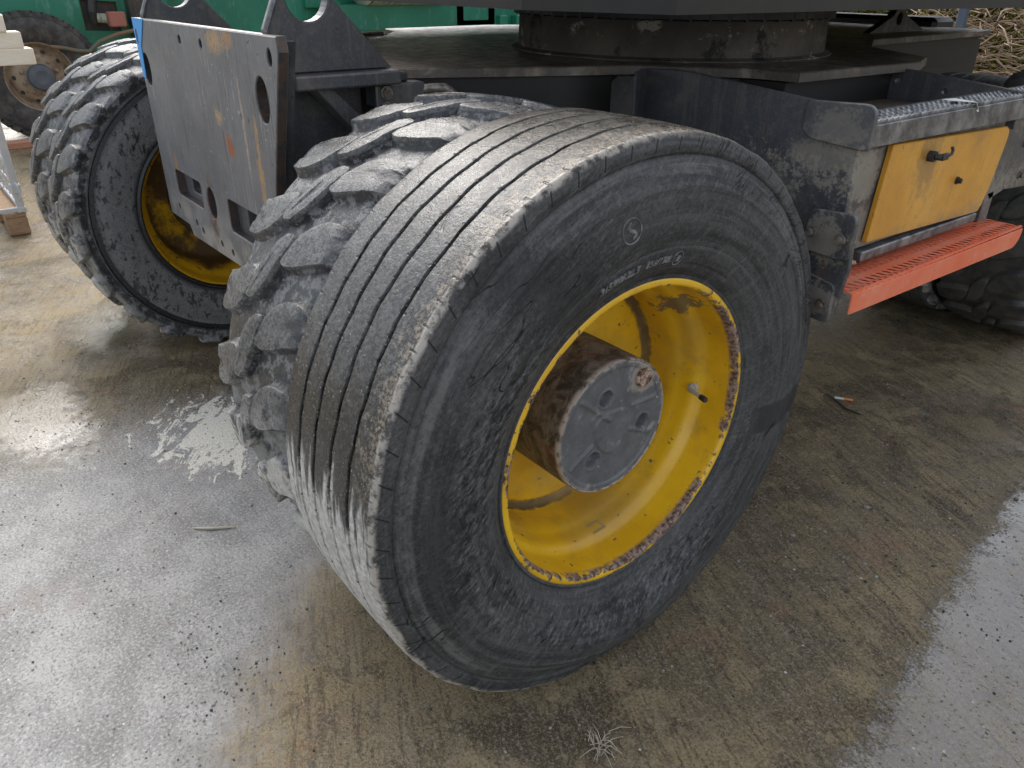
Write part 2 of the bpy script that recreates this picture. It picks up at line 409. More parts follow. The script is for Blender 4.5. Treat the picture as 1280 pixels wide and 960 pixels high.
    tc = m.mix(m.mul(m.mul(shoulder, m.sub(1.0, dry)), m.mixf(m.lin(m.z, 0.05, 0.2), 0.25, 0.75)), tc, m.mix(m.lin(sp_f, 0.42, 0.58), (0.04, 0.032, 0.023), (0.30, 0.25, 0.185)))
    c = m.mix(tread, c, tc)
    eg = m.mul(m.lin(m.math('ABSOLUTE', m.sub(m.add(m.x, m.mul(m.sub(n_mid, 0.5), 0.012)), -0.001)), 0.0075, 0.003), m.lin(r, 0.524, 0.529))
    c = m.mix(m.mul(m.mul(eg, m.lin(m.noise(38, 6, 0.7), 0.4, 0.55)), m.lin(m.y, 0.15, -0.15)), c, (0.44, 0.40, 0.345))
    # radial sipes on the buttress
    fr = m.math('FRACT', m.add(m.mul(ang, 62 / (2 * pi)), m.mul(r, 9.0)))
    sp = m.mul(m.lin(m.math('ABSOLUTE', m.sub(fr, 0.5)), 0.035, 0.02), m.mul(m.lin(r, 0.508, 0.511), m.lin(r, 0.531, 0.528)))
    sp = m.mul(sp, m.lin(m.x, -0.004, 0.0))
    c = m.mix(m.mul(sp, 0.85), c, (0.015, 0.015, 0.016))
    # tiny wear-indicator sipes on the ribs
    fr2 = m.math('FRACT', m.mul(ang, 90 / (2 * pi)))
    fx = m.math('FRACT', m.math('DIVIDE', m.add(m.x, 0.0325), 0.055))
    sp2 = m.mul(m.lin(m.math('ABSOLUTE', m.sub(m.add(fr2, m.mul(m.sub(m.noise(300, 2), 0.5), 0.12)), 0.5)), 0.07, 0.03), m.lin(m.math('ABSOLUTE', m.sub(fx, 0.5)), 0.17, 0.13))
    sp2 = m.mul(m.mul(sp2, tread), m.lin(m.noise(45, 2), 0.42, 0.5))
    c = m.mix(m.mul(sp2, 0.7), c, (0.02, 0.02, 0.02))
    h = m.sub(m.add(m.mul(sp_f, 0.7), m.mul(m.noise(45, 6, 0.75), 0.5)), m.add(m.add(m.add(sp, ck), m.mul(sp2, 0.8)), m.add(cutl, m.mul(sm, 0.35))))
    rg = m.mixf(m.lin(n_mid, 0.3, 0.7), 0.42, 0.68)
    rg = m.mixf(m.mul(tread, m.sub(1.0, dry)), rg, m.mixf(m.lin(n_mid, 0.4, 0.6), 0.20, 0.36))
    rg = m.mixf(wb, rg, 0.3)
    rg = m.mixf(m.mul(tread, dry), rg, 0.8)
    M['ribbed'] = m.out(c, rg, 0, m.bump(m.mul(h, m.mixf(tread, 0.5, 1.0)), 0.6, 0.0035), Specular_IOR_Level=m.mixf(tread, 0.22, 0.5))
    m = Mat('tyre_lettering_rubber')
    c = m.mix(m.lin(m.noise(80, 4), 0.4, 0.6), (0.10, 0.10, 0.098), (0.25, 0.249, 0.243))
    M['letter'] = m.out(c, 0.55)

    # ---- lug tyre rubber: grey glaze on the crown, cream mud low on the tread, mottled sidewall
    m = Mat('lug_tyre_rubber')
    r = m.math('SQRT', m.add(m.mul(m.y, m.y), m.mul(m.z, m.z)))
    ax = m.math('ABSOLUTE', m.add(m.x, 0.13))
    sp_f = m.noise(150, 4, 0.75)
    c = m.mix(m.lin(m.noise(7, 5, 0.6), 0.3, 0.7), (0.017, 0.0175, 0.019), (0.038, 0.039, 0.042))
    c = m.mix(m.mul(m.lin(m.noise(3, 4, 0.6), 0.42, 0.66), 0.30), c, (0.11, 0.117, 0.127))
    c = m.mix(m.mul(m.lin(m.noise(70, 6, 0.78), 0.52, 0.6), 0.35), c, (0.16, 0.158, 0.15))
    top = m.lin(r, 0.5245, 0.5275)
    lug = m.mix(m.lin(m.add(m.mul(sp_f, 0.65), m.mul(m.noise(40, 6, 0.75), 0.35)), 0.43, 0.57), (0.040, 0.039, 0.038), (0.145, 0.144, 0.14))
    lug = m.mix(m.specks(210, 0.4, 0.25), lug, (0.03, 0.03, 0.03))
    c = m.mix(m.mul(top, 0.95), c, lug)
    c = m.mix(m.mul(m.edge(0.515, 0.56), m.mul(m.lin(m.noise(60, 5, 0.7), 0.4, 0.6), 0.5)), c, (0.30, 0.30, 0.29))
    # cream mud where the tread was last in it
    mn = m.noise(11, 7, 0.72, dist=0.5)
    low = m.lin(m.add(m.z, m.mul(m.sub(mn, 0.5), 0.75)), 0.12, -0.06)
    tr = m.lin(r, 0.488, 0.502)
    c = m.mix(m.mul(m.mul(m.mul(low, tr), m.lin(mn, 0.40, 0.54)), m.mixf(m.lin(r, 0.518, 0.526), 0.45, 1.0)), c, m.mix(m.noise(60, 5), (0.40, 0.385, 0.345), (0.68, 0.655, 0.59)))
    c = m.mix(m.mul(m.mul(m.lin(mn, 0.58, 0.64), tr), 0.14), c, (0.30, 0.30, 0.29))
    # mottled sidewall
    sw = m.mul(m.lin(r, 0.452, 0.444), m.lin(ax, 0.05, 0.08))
    big = m.noise(6, 4, 0.6)
    mot = m.lin(m.add(m.noise(64, 6, 0.72, vec=m.mapv((1, 1, 0.6))), m.mul(m.sub(big, 0.5), 0.6)), 0.59, 0.52)
    c = m.mix(m.mul(sw, mot), c, m.mix(m.noise(50, 4), (0.13, 0.132, 0.133), (0.21, 0.21, 0.207)))
    c = m.mix(m.mul(sw, m.lin(r, 0.335, 0.315)), c, (0.02, 0.02, 0.022))
    ring = m.mul(m.lin(r, 0.445, 0.449), m.lin(r, 0.472, 0.466))
    c = m.mix(m.mul(ring, 0.8), c, (0.02, 0.021, 0.023))
    sh = m.mul(m.lin(r, 0.470, 0.476), m.lin(r, 0.528, 0.518))
    sh = m.mul(sh, m.lin(m.noise(34, 5, 0.7), 0.5, 0.58))
    c = m.mix(m.mul(sh, 0.75), c, (0.24, 0.24, 0.235))
    rg = m.mixf(m.lin(m.noise(25, 4), 0.35, 0.65), 0.18, 0.38)
    rg = m.mixf(m.mul(low, tr), rg, 0.75)
    c = m.mix(m.mul(m.lin(sp_f, 0.46, 0.38), 0.5), c, (0.02, 0.02, 0.021))
    M['lug'] = m.out(c, rg, 0, m.bump(m.add(sp_f, m.noise(24, 4)), 0.45, 0.004))

    m = Mat('clean_lug_rubber')
    c = m.mix(m.lin(m.noise(9, 6, 0.7), 0.35, 0.65), (0.045, 0.044, 0.043), (0.115, 0.11, 0.10))
    M['lug_clean'] = m.out(c, 0.55, 0, m.bump(m.noise(90, 4), 0.3, 0.003))
    # ---- truck tyre / rim of the green lorry
    m = Mat('old_truck_tyre')
    M['trucktyre'] = m.out(m.mix(m.lin(m.noise(14, 6, 0.7), 0.35, 0.7), (0.03, 0.03, 0.031), (0.10, 0.095, 0.085)), 0.6, 0, m.bump(m.noise(60, 4), 0.2, 0.003))
    m = Mat('cream_rusty_rim')
    c = m.mix(m.lin(m.noise(12, 6, 0.7), 0.4, 0.68), (0.34, 0.27, 0.19), (0.17, 0.11, 0.065))
    M['creamrim'] = m.out(c, 0.55)
    m = Mat('blue_grey_cap')
    M['bluegrey'] = m.out(m.mix(m.noise(20, 5), (0.06, 0.075, 0.10), (0.14, 0.16, 0.18)), 0.5)
    m = Mat('green_truck_paint')
    c = m.mix(m.lin(m.noise(1.4, 5, 0.6), 0.35, 0.7), (0.012, 0.17, 0.105), (0.025, 0.235, 0.15))
    c = m.mix(m.mul(m.lin(m.noise(9, 7, 0.75, vec=m.mapv((1, 1, 0.35))), 0.53, 0.68), 0.55), c, (0.16, 0.36, 0.27))
    c = m.mix(m.mul(m.lin(m.noise(6, 7, 0.75), 0.62, 0.7), 0.7), c, (0.09, 0.07, 0.04))
    M['green'] = m.out(c, 0.42, 0, m.bump(m.noise(30, 4), 0.1, 0.005))
    m = Mat('pale_green_tank_paint')
    c = m.mix(m.lin(m.noise(10, 7, 0.7, vec=m.mapv((1, 2.5, 0.4))), 0.42, 0.66), (0.45, 0.48, 0.38), (0.07, 0.13, 0.07))
    M['tank'] = m.out(c, 0.6)
    m = Mat('rusty_brown_rail')
    c = m.mix(m.lin(m.noise(12, 6, 0.7), 0.4, 0.62), (0.22, 0.12, 0.07), (0.10, 0.15, 0.10))
    M['brownrail'] = m.out(c, 0.75)
    m = Mat('faded_red_paint')
    M['fadedred'] = m.out(m.mix(m.noise(12, 5), (0.45, 0.16, 0.12), (0.30, 0.13, 0.09)), 0.6)

    def wood(name, a, b):
        m = Mat(name)
        g = m.noise(12, 6, 0.7, vec=m.mapv((6, 1, 6)), dist=0.6)
        return m.out(m.mix(m.lin(g, 0.3, 0.7), a, b), 0.75, 0, m.bump(g, 0.3, 0.003))
    M['wood'] = wood('pallet_wood', (0.25, 0.15, 0.085), (0.38, 0.26, 0.16))
    M['cream'] = wood('cream_timber', (0.78, 0.74, 0.60), (0.86, 0.84, 0.76))
    M['orangewood'] = wood('reddish_board', (0.42, 0.17, 0.10), (0.5, 0.28, 0.19))
    m = Mat('galvanised_wire')
    M['galv'] = m.out(m.mix(m.noise(25, 4), (0.46, 0.49, 0.52), (0.64, 0.67, 0.70)), 0.4, 0.3)
    m = Mat('blue_grey_steel_post')
    M['post'] = m.out(m.mix(m.noise(9, 5), (0.06, 0.085, 0.13), (0.11, 0.14, 0.19)), 0.5, 0.2)
    m = Mat('dry_bramble_stem')
    oi = m.n.new('ShaderNodeObjectInfo')
    M['bramble'] = m.out(m.mix(m.lin(m.noise(3, 4), 0.35, 0.65), (0.12, 0.072, 0.045), (0.36, 0.27, 0.18)), 0.75)
    m = Mat('yellow_green_leaf')
    M['leaf'] = m.out(m.mix(m.lin(m.noise(7, 4, 0.7), 0.40, 0.60), (0.045, 0.055, 0.010), (0.26, 0.23, 0.045)), 0.9, Specular_IOR_Level=0.1)
    m = Mat('dark_leaf')
    M['darkleaf'] = m.out(m.mix(m.lin(m.noise(5, 4, 0.7), 0.38, 0.62), (0.02, 0.026, 0.008), (0.09, 0.07, 0.03)), 0.9, Specular_IOR_Level=0.1)

    # ---- wet concrete yard
    m = Mat('wet_concrete')
    g1, g2, g3 = m.noise(0.9, 6, 0.6), m.noise(5, 8, 0.72), m.noise(48, 6, 0.78)
    grain = m.noise(150, 4, 0.78)
    fine = m.noise(340, 3, 0.7)
    c = m.mix(m.lin(g1, 0.38, 0.62), (0.135, 0.101, 0.052), (0.25, 0.19, 0.104))
    c = m.mix(m.mul(m.lin(g2, 0.47, 0.60), 0.7), c, (0.34, 0.265, 0.145))
    c = m.mix(m.mul(m.lin(m.noise(2.6, 7, 0.72, dist=0.6), 0.49, 0.60), 0.85), c, (0.060, 0.042, 0.020))
    c = m.mix(m.mul(m.lin(m.noise(13, 7, 0.75), 0.53, 0.62), 0.65), c, (0.060, 0.042, 0.021))
    c = m.mix(m.mul(m.lin(m.noise(3.7, 5, 0.7, vec=m.mapv(loc=(3, 1, 0))), 0.58, 0.68), 0.55), c, (0.27, 0.14, 0.07))
    # brushed lines and tyre smears left in the slab
    br = m.noise(9, 5, 0.65, vec=m.rot(24, 'Z', (0.7, 8, 1)))
    c = m.mix(m.mul(m.lin(br, 0.51, 0.60), 0.6), c, (0.062, 0.044, 0.022))
    c = m.mix(m.mul(m.lin(br, 0.45, 0.36), 0.35), c, (0.30, 0.25, 0.175))
    c = m.mix(m.mul(m.lin(g3, 0.52, 0.61), 0.45), c, (0.36, 0.29, 0.18))
    c = m.mix(m.mul(m.lin(grain, 0.53, 0.62), 0.55), c, (0.40, 0.335, 0.235))
    c = m.mix(m.mul(m.lin(grain, 0.47, 0.38), 0.7), c, (0.035, 0.026, 0.017))
    c = m.mix(m.mul(m.lin(fine, 0.56, 0.63), 0.5), c, (0.42, 0.38, 0.32))
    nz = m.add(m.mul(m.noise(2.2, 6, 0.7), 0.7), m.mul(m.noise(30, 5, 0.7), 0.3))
    # sky sheen painted as paler colour on the open left side of the yard; its edge breaks up along the grain
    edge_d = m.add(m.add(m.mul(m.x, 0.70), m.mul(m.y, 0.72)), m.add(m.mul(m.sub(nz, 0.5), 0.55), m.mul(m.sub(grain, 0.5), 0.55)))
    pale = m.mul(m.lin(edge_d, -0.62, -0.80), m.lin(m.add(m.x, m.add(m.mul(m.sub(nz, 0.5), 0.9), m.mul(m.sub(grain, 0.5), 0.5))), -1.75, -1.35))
    sheenc = m.mix(m.lin(m.noise(7, 8, 0.75), 0.38, 0.62), (0.225, 0.226, 0.224), (0.37, 0.368, 0.362))
    sheenc = m.mix(m.mul(m.lin(m.noise(1.7, 7, 0.75, vec=m.rot(25, 'Z', (1, 2, 1))), 0.5, 0.62), 0.55), sheenc, (0.17, 0.16, 0.148))
    sheenc = m.mix(m.mul(m.lin(grain, 0.52, 0.62), 0.6), sheenc, (0.58, 0.575, 0.56))
    sheenc = m.mix(m.mul(m.lin(grain, 0.46, 0.38), 0.8), sheenc, (0.10, 0.095, 0.088))
    sheenc = m.mix(m.mul(m.lin(m.noise(2.9, 6, 0.75, vec=m.mapv(loc=(7, 2, 0))), 0.56, 0.66), 0.35), sheenc, (0.20, 0.15, 0.125))
    sheenc = m.mix(m.specks(75, 0.24, 0.22), sheenc, (0.045, 0.04, 0.036))
    c = m.mix(m.mul(pale, 0.9), c, sheenc)
    c = m.mix(m.specks(52, 0.22, 0.10), c, (0.62, 0.59, 0.53))
    c = m.mix(m.specks(63, 0.22, 0.10, vec=m.mapv(loc=(0.37, 0.11, 0))), c, (0.03, 0.026, 0.022))
    # cream cement splash beside the inner tyre
    ragged = m.add(m.mul(m.noise(9, 8, 0.75, vec=m.rot(35, 'Z', (1, 2.2, 1)), dist=0.8), 0.8), m.mul(m.noise(60, 5, 0.7), 0.2))
    spl = m.blob((-1.36, -0.37, 0), (5.4, 8.0, 0), ragged, 4.2, 0.10)
    c = m.mix(spl, c, m.mix(m.lin(grain, 0.40, 0.6), (0.60, 0.565, 0.475), (0.80, 0.77, 0.68)))
    # standing water
    pn = m.add(m.mul(m.noise(3.5, 7, 0.75), 0.55), m.mul(m.noise(26, 6, 0.8), 0.45))
    px = m.add(m.sub(m.x, m.mul(m.y, -0.15)), m.mul(m.sub(pn, 0.5), 0.42))
    pud = m.mul(m.lin(m.add(px, m.mul(m.sub(grain, 0.5), 0.16)), 0.455, 0.500), m.lin(m.add(m.y, m.mul(m.sub(pn, 0.5), 0.5)), 1.75, 1.6))
    film = m.blob((-2.40, -0.43, 0), (3.4, 7, 0), pn, 2.0, 0.35)
    film = m.mx(film, m.blob((-1.80, -0.78, 0), (3.2, 6.5, 0), pn, 2.0, 0.35))
    film = m.mx(film, m.blob((0.08, 1.55, 0), (7, 5.5, 0), pn, 2.0, 0.15))
    film = m.mx(film, m.blob((-0.46, 2.2, 0), (6, 14, 0), pn, 2.0, 0.15))
    debris = m.mx(m.lin(m.noise(90, 4, 0.7), 0.61, 0.63), m.specks(70, 0.3, 0.25))
    pud = m.mul(pud, m.sub(1.0, debris))
    film = m.mul(film, m.sub(1.0, m.lin(grain, 0.56, 0.62)))
    c = m.mix(m.mul(pud, 0.5), c, (0.09, 0.085, 0.078))
    c = m.mix(m.mul(film, 0.3), c, (0.09, 0.075, 0.055))
    rg = m.mixf(m.lin(g2, 0.40, 0.60), 0.24, 0.55)
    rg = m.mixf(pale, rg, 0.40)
    rg = m.mixf(m.mul(film, 0.85), rg, 0.16)
    rg = m.mixf(pud, rg, 0.02)
    rg = m.mixf(spl, rg, 0.75)
    wet = m.sub(1.0, m.mx(m.mul(film, 0.75), pud))
    h = m.mul(m.add(m.add(m.mul(grain, 1.0), m.mul(g3, 0.8)), m.mul(m.noise(18, 5, 0.6), 0.6)), wet)
    coat = m.mx(m.mul(film, 0.6), pud)
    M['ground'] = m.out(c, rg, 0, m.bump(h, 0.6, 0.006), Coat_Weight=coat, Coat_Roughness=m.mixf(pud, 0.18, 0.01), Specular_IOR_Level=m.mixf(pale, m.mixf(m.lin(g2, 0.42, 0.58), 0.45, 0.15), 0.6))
    m = Mat('stone_grit')
    M['grit'] = m.out(m.mix(m.noise(11, 2), (0.10, 0.09, 0.08), (0.45, 0.42, 0.38)), 0.7)
    m = Mat('dark_grit')
    M['darkgrit'] = m.out((0.035, 0.03, 0.027), 0.6)
    m = Mat('white_paper')
    M['white'] = m.out((0.75, 0.74, 0.70), 0.7)
    m = Mat('orange_filter')
    M['orange'] = m.out((0.75, 0.25, 0.08), 0.7)
    m = Mat('straw')
    M['straw'] = m.out(m.mix(m.noise(20, 3), (0.40, 0.34, 0.24), (0.58, 0.52, 0.42)), 0.7)
    m = Mat('dark_twig')
    M['twig'] = m.out((0.03, 0.022, 0.016), 0.7)
    m = Mat('grey_scuff_mark')
    M['mark'] = m.out((0.42, 0.34, 0.22), 0.6)
    m = Mat('tinted_window_glass')
    M['glass'] = m.out((0.02, 0.025, 0.03), 0.05)


make_materials()


# ------------------------------------------------------------------ mesh helpers
class MB:
    def __init__(s):
        s.v, s.f = [], []

    def add(s, v, f):
        o = len(s.v)
        s.v += [tuple(p) for p in v]
        s.f += [tuple(i + o for i in q) for q in f]
        return s

    def bm(s, b):
        b.verts.index_update()
        s.add([tuple(x.co) for x in b.verts], [tuple(x.index for x in q.verts) for q in b.faces])
        b.free()
        return s

    def box(s, lo, hi, bev=0.004, rot=None, pivot=None):
        b = bmesh.new()
        bmesh.ops.create_cube(b, size=1)
        for v in b.verts:
            v.co = Vector([(lo[i] + hi[i]) / 2 + v.co[i] * (hi[i] - lo[i]) for i in range(3)])
        if bev:
            bmesh.ops.bevel(b, geom=b.edges[:], offset=min(bev, 0.45 * min(abs(hi[i] - lo[i]) for i in range(3))), segments=1, affect='EDGES')
        if rot:
            p = Vector(pivot or [(lo[i] + hi[i]) / 2 for i in range(3)])
            for v in b.verts:
                v.co = p + rot @ (v.co - p)
        return s.bm(b)

    def tube(s, path, r, seg=10, cap=True):
        path = [Vector(p) for p in path]
        rs = r if isinstance(r, (list, tuple)) else [r] * len(path)
        vs, fs = [], []
        t0 = (path[1] - path[0]).normalized()
        u = t0.orthogonal().normalized()
        for i, p in enumerate(path):
            t = (path[min(i + 1, len(path) - 1)] - path[max(i - 1, 0)]).normalized()
            u = (u - t * u.dot(t)).normalized()
            w = t.cross(u)
            for k in range(seg):
                a = 2 * pi * k / seg
                vs.append(p + (u * cos(a) + w * sin(a)) * rs[i])
        n = len(path)
        for i in range(n - 1):
            for k in range(seg):
                k2 = (k + 1) % seg
                fs.append((i * seg + k, i * seg + k2, (i + 1) * seg + k2, (i + 1) * seg + k))
        if cap:
            fs.append(tuple(range(seg))[::-1])
            fs.append(tuple((n - 1) * seg + k for k in range(seg)))
        return s.add(vs, fs)

    def plate(s, loops, t, o, au, av, bev=0.002):
        """plate with holes: loops[0] outer, others holes, (u,v) in frame o,au,av; front at n=0 (n = au x av), back at n=-t"""
        au, av, o = Vector(au), Vector(av), Vector(o)
        an = au.cross(av)

        def area(l): return sum(l[i][0] * l[(i + 1) % len(l)][1] - l[(i + 1) % len(l)][0] * l[i][1] for i in range(len(l)))
        L = []
        for k, l in enumerate(loops):
            l = list(l)
            if (area(l) > 0) != (k == 0):
                l.reverse()
            L.append(l)

        def off(l, d):
            r = []
            n = len(l)
            for i in range(n):
                a, b, c = Vector(l[i - 1]), Vector(l[i]), Vector(l[(i + 1) % n])
                e1, e2 = (b - a).normalized(), (c - b).normalized()
                n1, n2 = Vector((-e1.y, e1.x)), Vector((-e2.y, e2.x))
                m = (n1 + n2)
                m = m / max(m.dot(n1), 0.5)
                r.append((b.x + m.x * d, b.y + m.y * d))
            return r
        I = [off(l, bev) for l in L]
        P = lambda q, n: o + au * q[0] + av * q[1] + an * n
        flat = [p for l in I for p in l]
        tri = tessellate_polygon([[Vector((p[0], p[1], 0)) for p in l] for l in I])
        fr = [P(p, 0) for p in flat]
        bk = [P(p, -t) for l in L for p in l]
        md = [P(p, -bev) for l in L for p in l]
        N = len(flat)
        fs = []
        for a, b, c in tri:
            pa, pb, pc = flat[a], flat[b], flat[c]
            if (pb[0] - pa[0]) * (pc[1] - pa[1]) - (pb[1] - pa[1]) * (pc[0] - pa[0]) < 0:
                a, b, c = c, b, a
            fs.append((a, b, c))
            fs.append((2 * N + c, 2 * N + b, 2 * N + a))
        i0 = 0
        for l in L:
            n = len(l)
            for i in range(n):
                j = (i + 1) % n
                fs.append((i0 + j, i0 + i, N + i0 + i, N + i0 + j))
                fs.append((N + i0 + j, N + i0 + i, 2 * N + i0 + i, 2 * N + i0 + j))
            i0 += n
        return s.add(fr + md + bk, fs)

    def revolve(s, prof, seg=96, closed=False, axis='X', c=(0, 0, 0)):
        """prof: list of (x along axis, r)"""
        vs, fs = [], []
        n = len(prof)
        for k in range(seg):
            a = 2 * pi * k / seg
            ca, sa = cos(a), sin(a)
            for x, r in prof:
                if axis == 'X':
                    vs.append((c[0] + x, c[1] + r * ca, c[2] + r * sa))
                elif axis == 'Z':
                    vs.append((c[0] + r * ca, c[1] + r * sa, c[2] + x))
                else:
                    vs.append((c[0] + r * sa, c[1] + x, c[2] + r * ca))
        for k in range(seg):
            k2 = (k + 1) % seg
            for i in range(n if closed else n - 1):
                j = (i + 1) % n
                fs.append((k * n + i, k * n + j, k2 * n + j, k2 * n + i))
        return s.add(vs, fs)

    def mesh(s, name, mat, smooth=None):
        me = bpy.data.meshes.new(name)
        me.from_pydata(s.v, [], s.f)
        me.materials.append(M[mat] if isinstance(mat, str) else mat)
        b = bmesh.new()
        b.from_mesh(me)
        bmesh.ops.recalc_face_normals(b, faces=b.faces[:])
        b.to_mesh(me)
        b.free()
        if smooth is not None:
            me.polygons.foreach_set('use_smooth', [True] * len(me.polygons))
            if smooth < 180:
                me.set_sharp_from_angle(angle=radians(smooth))
        me.update()
        return me

    def obj(s, name, mat, parent=None, smooth=None, loc=(0, 0, 0)):
        return link(name, s.mesh(name, mat, smooth), parent, loc)


def link(name, me, parent=None, loc=(0, 0, 0)):
    o = bpy.data.objects.new(name, me)
    COL.objects.link(o)
    o.parent = parent
    o.location = loc
    return o


def tag(o, label=None, cat=None, group=None, kind=None):
    for k, v in (('label', label), ('category', cat), ('group', group), ('kind', kind)):
        if v:
            o[k] = v
    return o


def empty(name, loc=(0, 0, 0), parent=None, rz=0.0):
    o = link(name, None, parent, loc)
    o.rotation_euler = (0, 0, rz)
    o.empty_display_size = 0.1
    return o


def copy_tree(o, parent=None, loc=None, rz=None):
    c = o.copy()
    COL.objects.link(c)
    c.parent = parent
    if loc is not None:
        c.location = loc
    if rz is not None:
        c.rotation_euler = (0, 0, rz)
    for ch in list(o.children):
        copy_tree(ch, c)
    return c


def circle(cx, cy, r, n=24, ry=None):
    ry = ry or r
    return [(cx + r * cos(2 * pi * i / n), cy + ry * sin(2 * pi * i / n)) for i in range(n)]


def rrect(x0, y0, x1, y1, r, n=4):
    o = []
    for cx, cy, a0 in ((x1 - r, y1 - r, 0), (x0 + r, y1 - r, 90), (x0 + r, y0 + r, 180), (x1 - r, y0 + r, 270)):
        for i in range(n + 1):
            a = radians(a0 + 90 * i / n)
            o.append((cx + r * cos(a), cy + r * sin(a)))
    return o


def roundpoly(pts, r, n=4):
    """round the corners of a polygon"""
    out = []
    N = len(pts)
    for i in range(N):
        a, b, c = Vector(pts[i - 1]), Vector(pts[i]), Vector(pts[(i + 1) % N])
        ra = r[i] if isinstance(r, (list, tuple)) else r
        d1, d2 = min(ra, (a - b).length * 0.45), min(ra, (c - b).length * 0.45)
        p, q = b + (a - b).normalized() * d1, b + (c - b).normalized() * d2
        for k in range(n + 1):
            t = k / n
            w = p * (1 - t) ** 2 + b * 2 * t * (1 - t) + q * t * t
            out.append((w.x, w.y))
    return out


def hexbolt(mb, c, d, r, h, washer=1.5):
    """bolt head on a washer, centre c, outward unit direction d"""
    d = Vector(d)
    c = Vector(c)
    mb.tube([c, c + d * h * 0.3], r * washer, 18)
    mb.tube([c + d * h * 0.3, c + d * h * 0.92], r, 6)
    mb.tube([c + d * h * 0.9, c + d * h], r * 0.8, 12)
    return mb


# ------------------------------------------------------------------ wheels
WZ = 0.515


def flatten(v, wz=WZ):
    """flat where the tyre bears on the ground, bulging a little above it"""
    x, y, z = v
    zmin = -(wz - 0.003)
    if z < zmin:
        z = zmin
    return (x, y, z)


SIDE = [(-0.006, 0.2965), (0.002, 0.300), (0.0045, 0.3035), (0.005, 0.3065), (0.0025, 0.309), (0.006, 0.3125), (0.011, 0.320), (0.0135, 0.324), (0.0135, 0.327), (0.0155, 0.3295), (0.019, 0.336),
        (0.024, 0.352), (0.0265, 0.3605), (0.0255, 0.3625), (0.0268, 0.365), (0.0290, 0.374), (0.0295, 0.3775), (0.0305, 0.3785), (0.032, 0.390), (0.0328, 0.402), (0.0328, 0.418), (0.031, 0.434), (0.0280, 0.447), (0.0262, 0.453), (0.0272, 0.456), (0.0268, 0.460), (0.0235, 0.4625), (0.0200, 0.473),
        (0.0172, 0.482), (0.0160, 0.4835), (0.0160, 0.488), (0.0142, 0.4905), (0.0125, 0.497), (0.0090, 0.501), (0.0065, 0.5035), (0.0085, 0.5055), (0.0095, 0.508), (0.0075, 0.518), (0.0045, 0.528), (0.0025, 0.5325), (-0.001, 0.5355), (-0.006, 0.5366), (-0.014, 0.5369)]


def side_x(r):
    for (x0, r0), (x1, r1) in zip(SIDE, SIDE[1:]):
        if r0 <= r <= r1:
            return x0 + (x1 - x0) * (r - r0) / (r1 - r0)
    return 0.02


def ribbed_tyre_mesh():
    seg = 288
    GRV = [-0.060, -0.115, -0.170, -0.225]
    wid = 0.285
    crown = lambda x: 0.5368 + 0.0045 * (1 - ((x + wid / 2) / (wid / 2)) ** 2)
    prof = [(x, r, 0) for x, r in SIDE]
    for g in GRV:
        prof += [(g + 0.030, crown(g + 0.03), 0), (g + 0.0062, crown(g) + 0.0002, 1), (g + 0.0046, crown(g), 1), (g + 0.0038, crown(g) - 0.0008, 1), (g + 0.0031, crown(g) - 0.009, 1), (g - 0.0031, crown(g) - 0.009, 1), (g - 0.0038, crown(g) - 0.0008, 1), (g - 0.0046, crown(g), 1), (g - 0.0062, crown(g) + 0.0002, 1)]
    prof += [(-0.255, crown(-0.255), 0)]
    prof += [(-wid - x, r, 0) for x, r in SIDE[::-1]]
    prof += [(-0.245, 0.2985, 0), (-0.040, 0.2985, 0)]
    n = len(prof)
    vs, fs = [], []
    rnd = random.Random(3)
    for k in range(seg):
        a = 2 * pi * k / seg
        ca, sa = cos(a), sin(a)
        for i, (x, r, g) in enumerate(prof):
            if g:
                x += 0.0010 * sin(a * 46 + g * 9 + round(x, 1) * 60) + 0.0012 * sin(a * 13 + round(x, 1) * 30) + rnd.uniform(-0.0004, 0.0004)
            if abs(r - 0.5355) < 0.004:
                r += 0.0012 * sin(a * 9 + 1) * sin(a * 23) + rnd.uniform(-0.0006, 0.0006)
            if r > 0.36 and sa < -0.8 and x > -0.13:
                x += 0.020 * max(0, (-sa - 0.8) / 0.2) ** 2 * sin(min(1, (r - 0.36) / 0.14) * pi)
            vs.append(flatten((x, r * ca, r * sa)))
    for k in range(seg):
        k2 = (k + 1) % seg
        for i in range(n):
            j = (i + 1) % n
            fs.append((k * n + i, k * n + j, k2 * n + j, k2 * n + i))
    return MB().add(vs, fs).mesh('ribbed_tyre', 'ribbed', 48)


HALF = 0.132


def carcass(u, v, h, R=0.5165, sh=0.032):
    """tread coordinates -> local wheel point: u along the circumference, v across, h outwards"""
    e = max(0.0, abs(v) - HALF)
    s = 1 if v >= 0 else -1
    w = min(abs(v), HALF)
    x, r = w, R - 0.007 * (w / HALF) ** 2
    nx, nr = 0.10 * w / HALF, 1.0
    if e > 0:
        ph = min(e / sh, 1.25)
        x += sh * sin(ph)
        r -= sh * (1 - cos(ph))
        rest = e - 1.25 * sh
        if rest > 0:
            x += rest * cos(1.25)
            r -= rest * sin(1.25)
        nx, nr = sin(ph), cos(ph)
    l = hypot(nx, nr)
    x, r = x + h * nx / l, r + h * nr / l
    a = pi - u / R
    return (-0.13 + s * x, r * cos(a), r * sin(a))


def chaikin(p, it=2):
    for _ in range(it):
        q = []
        for i in range(len(p)):
            a, b = p[i], p[(i + 1) % len(p)]
            q += [(a[0] * 0.78 + b[0] * 0.22, a[1] * 0.78 + b[1] * 0.22), (a[0] * 0.22 + b[0] * 0.78, a[1] * 0.22 + b[1] * 0.78)]
        p = q
    return p


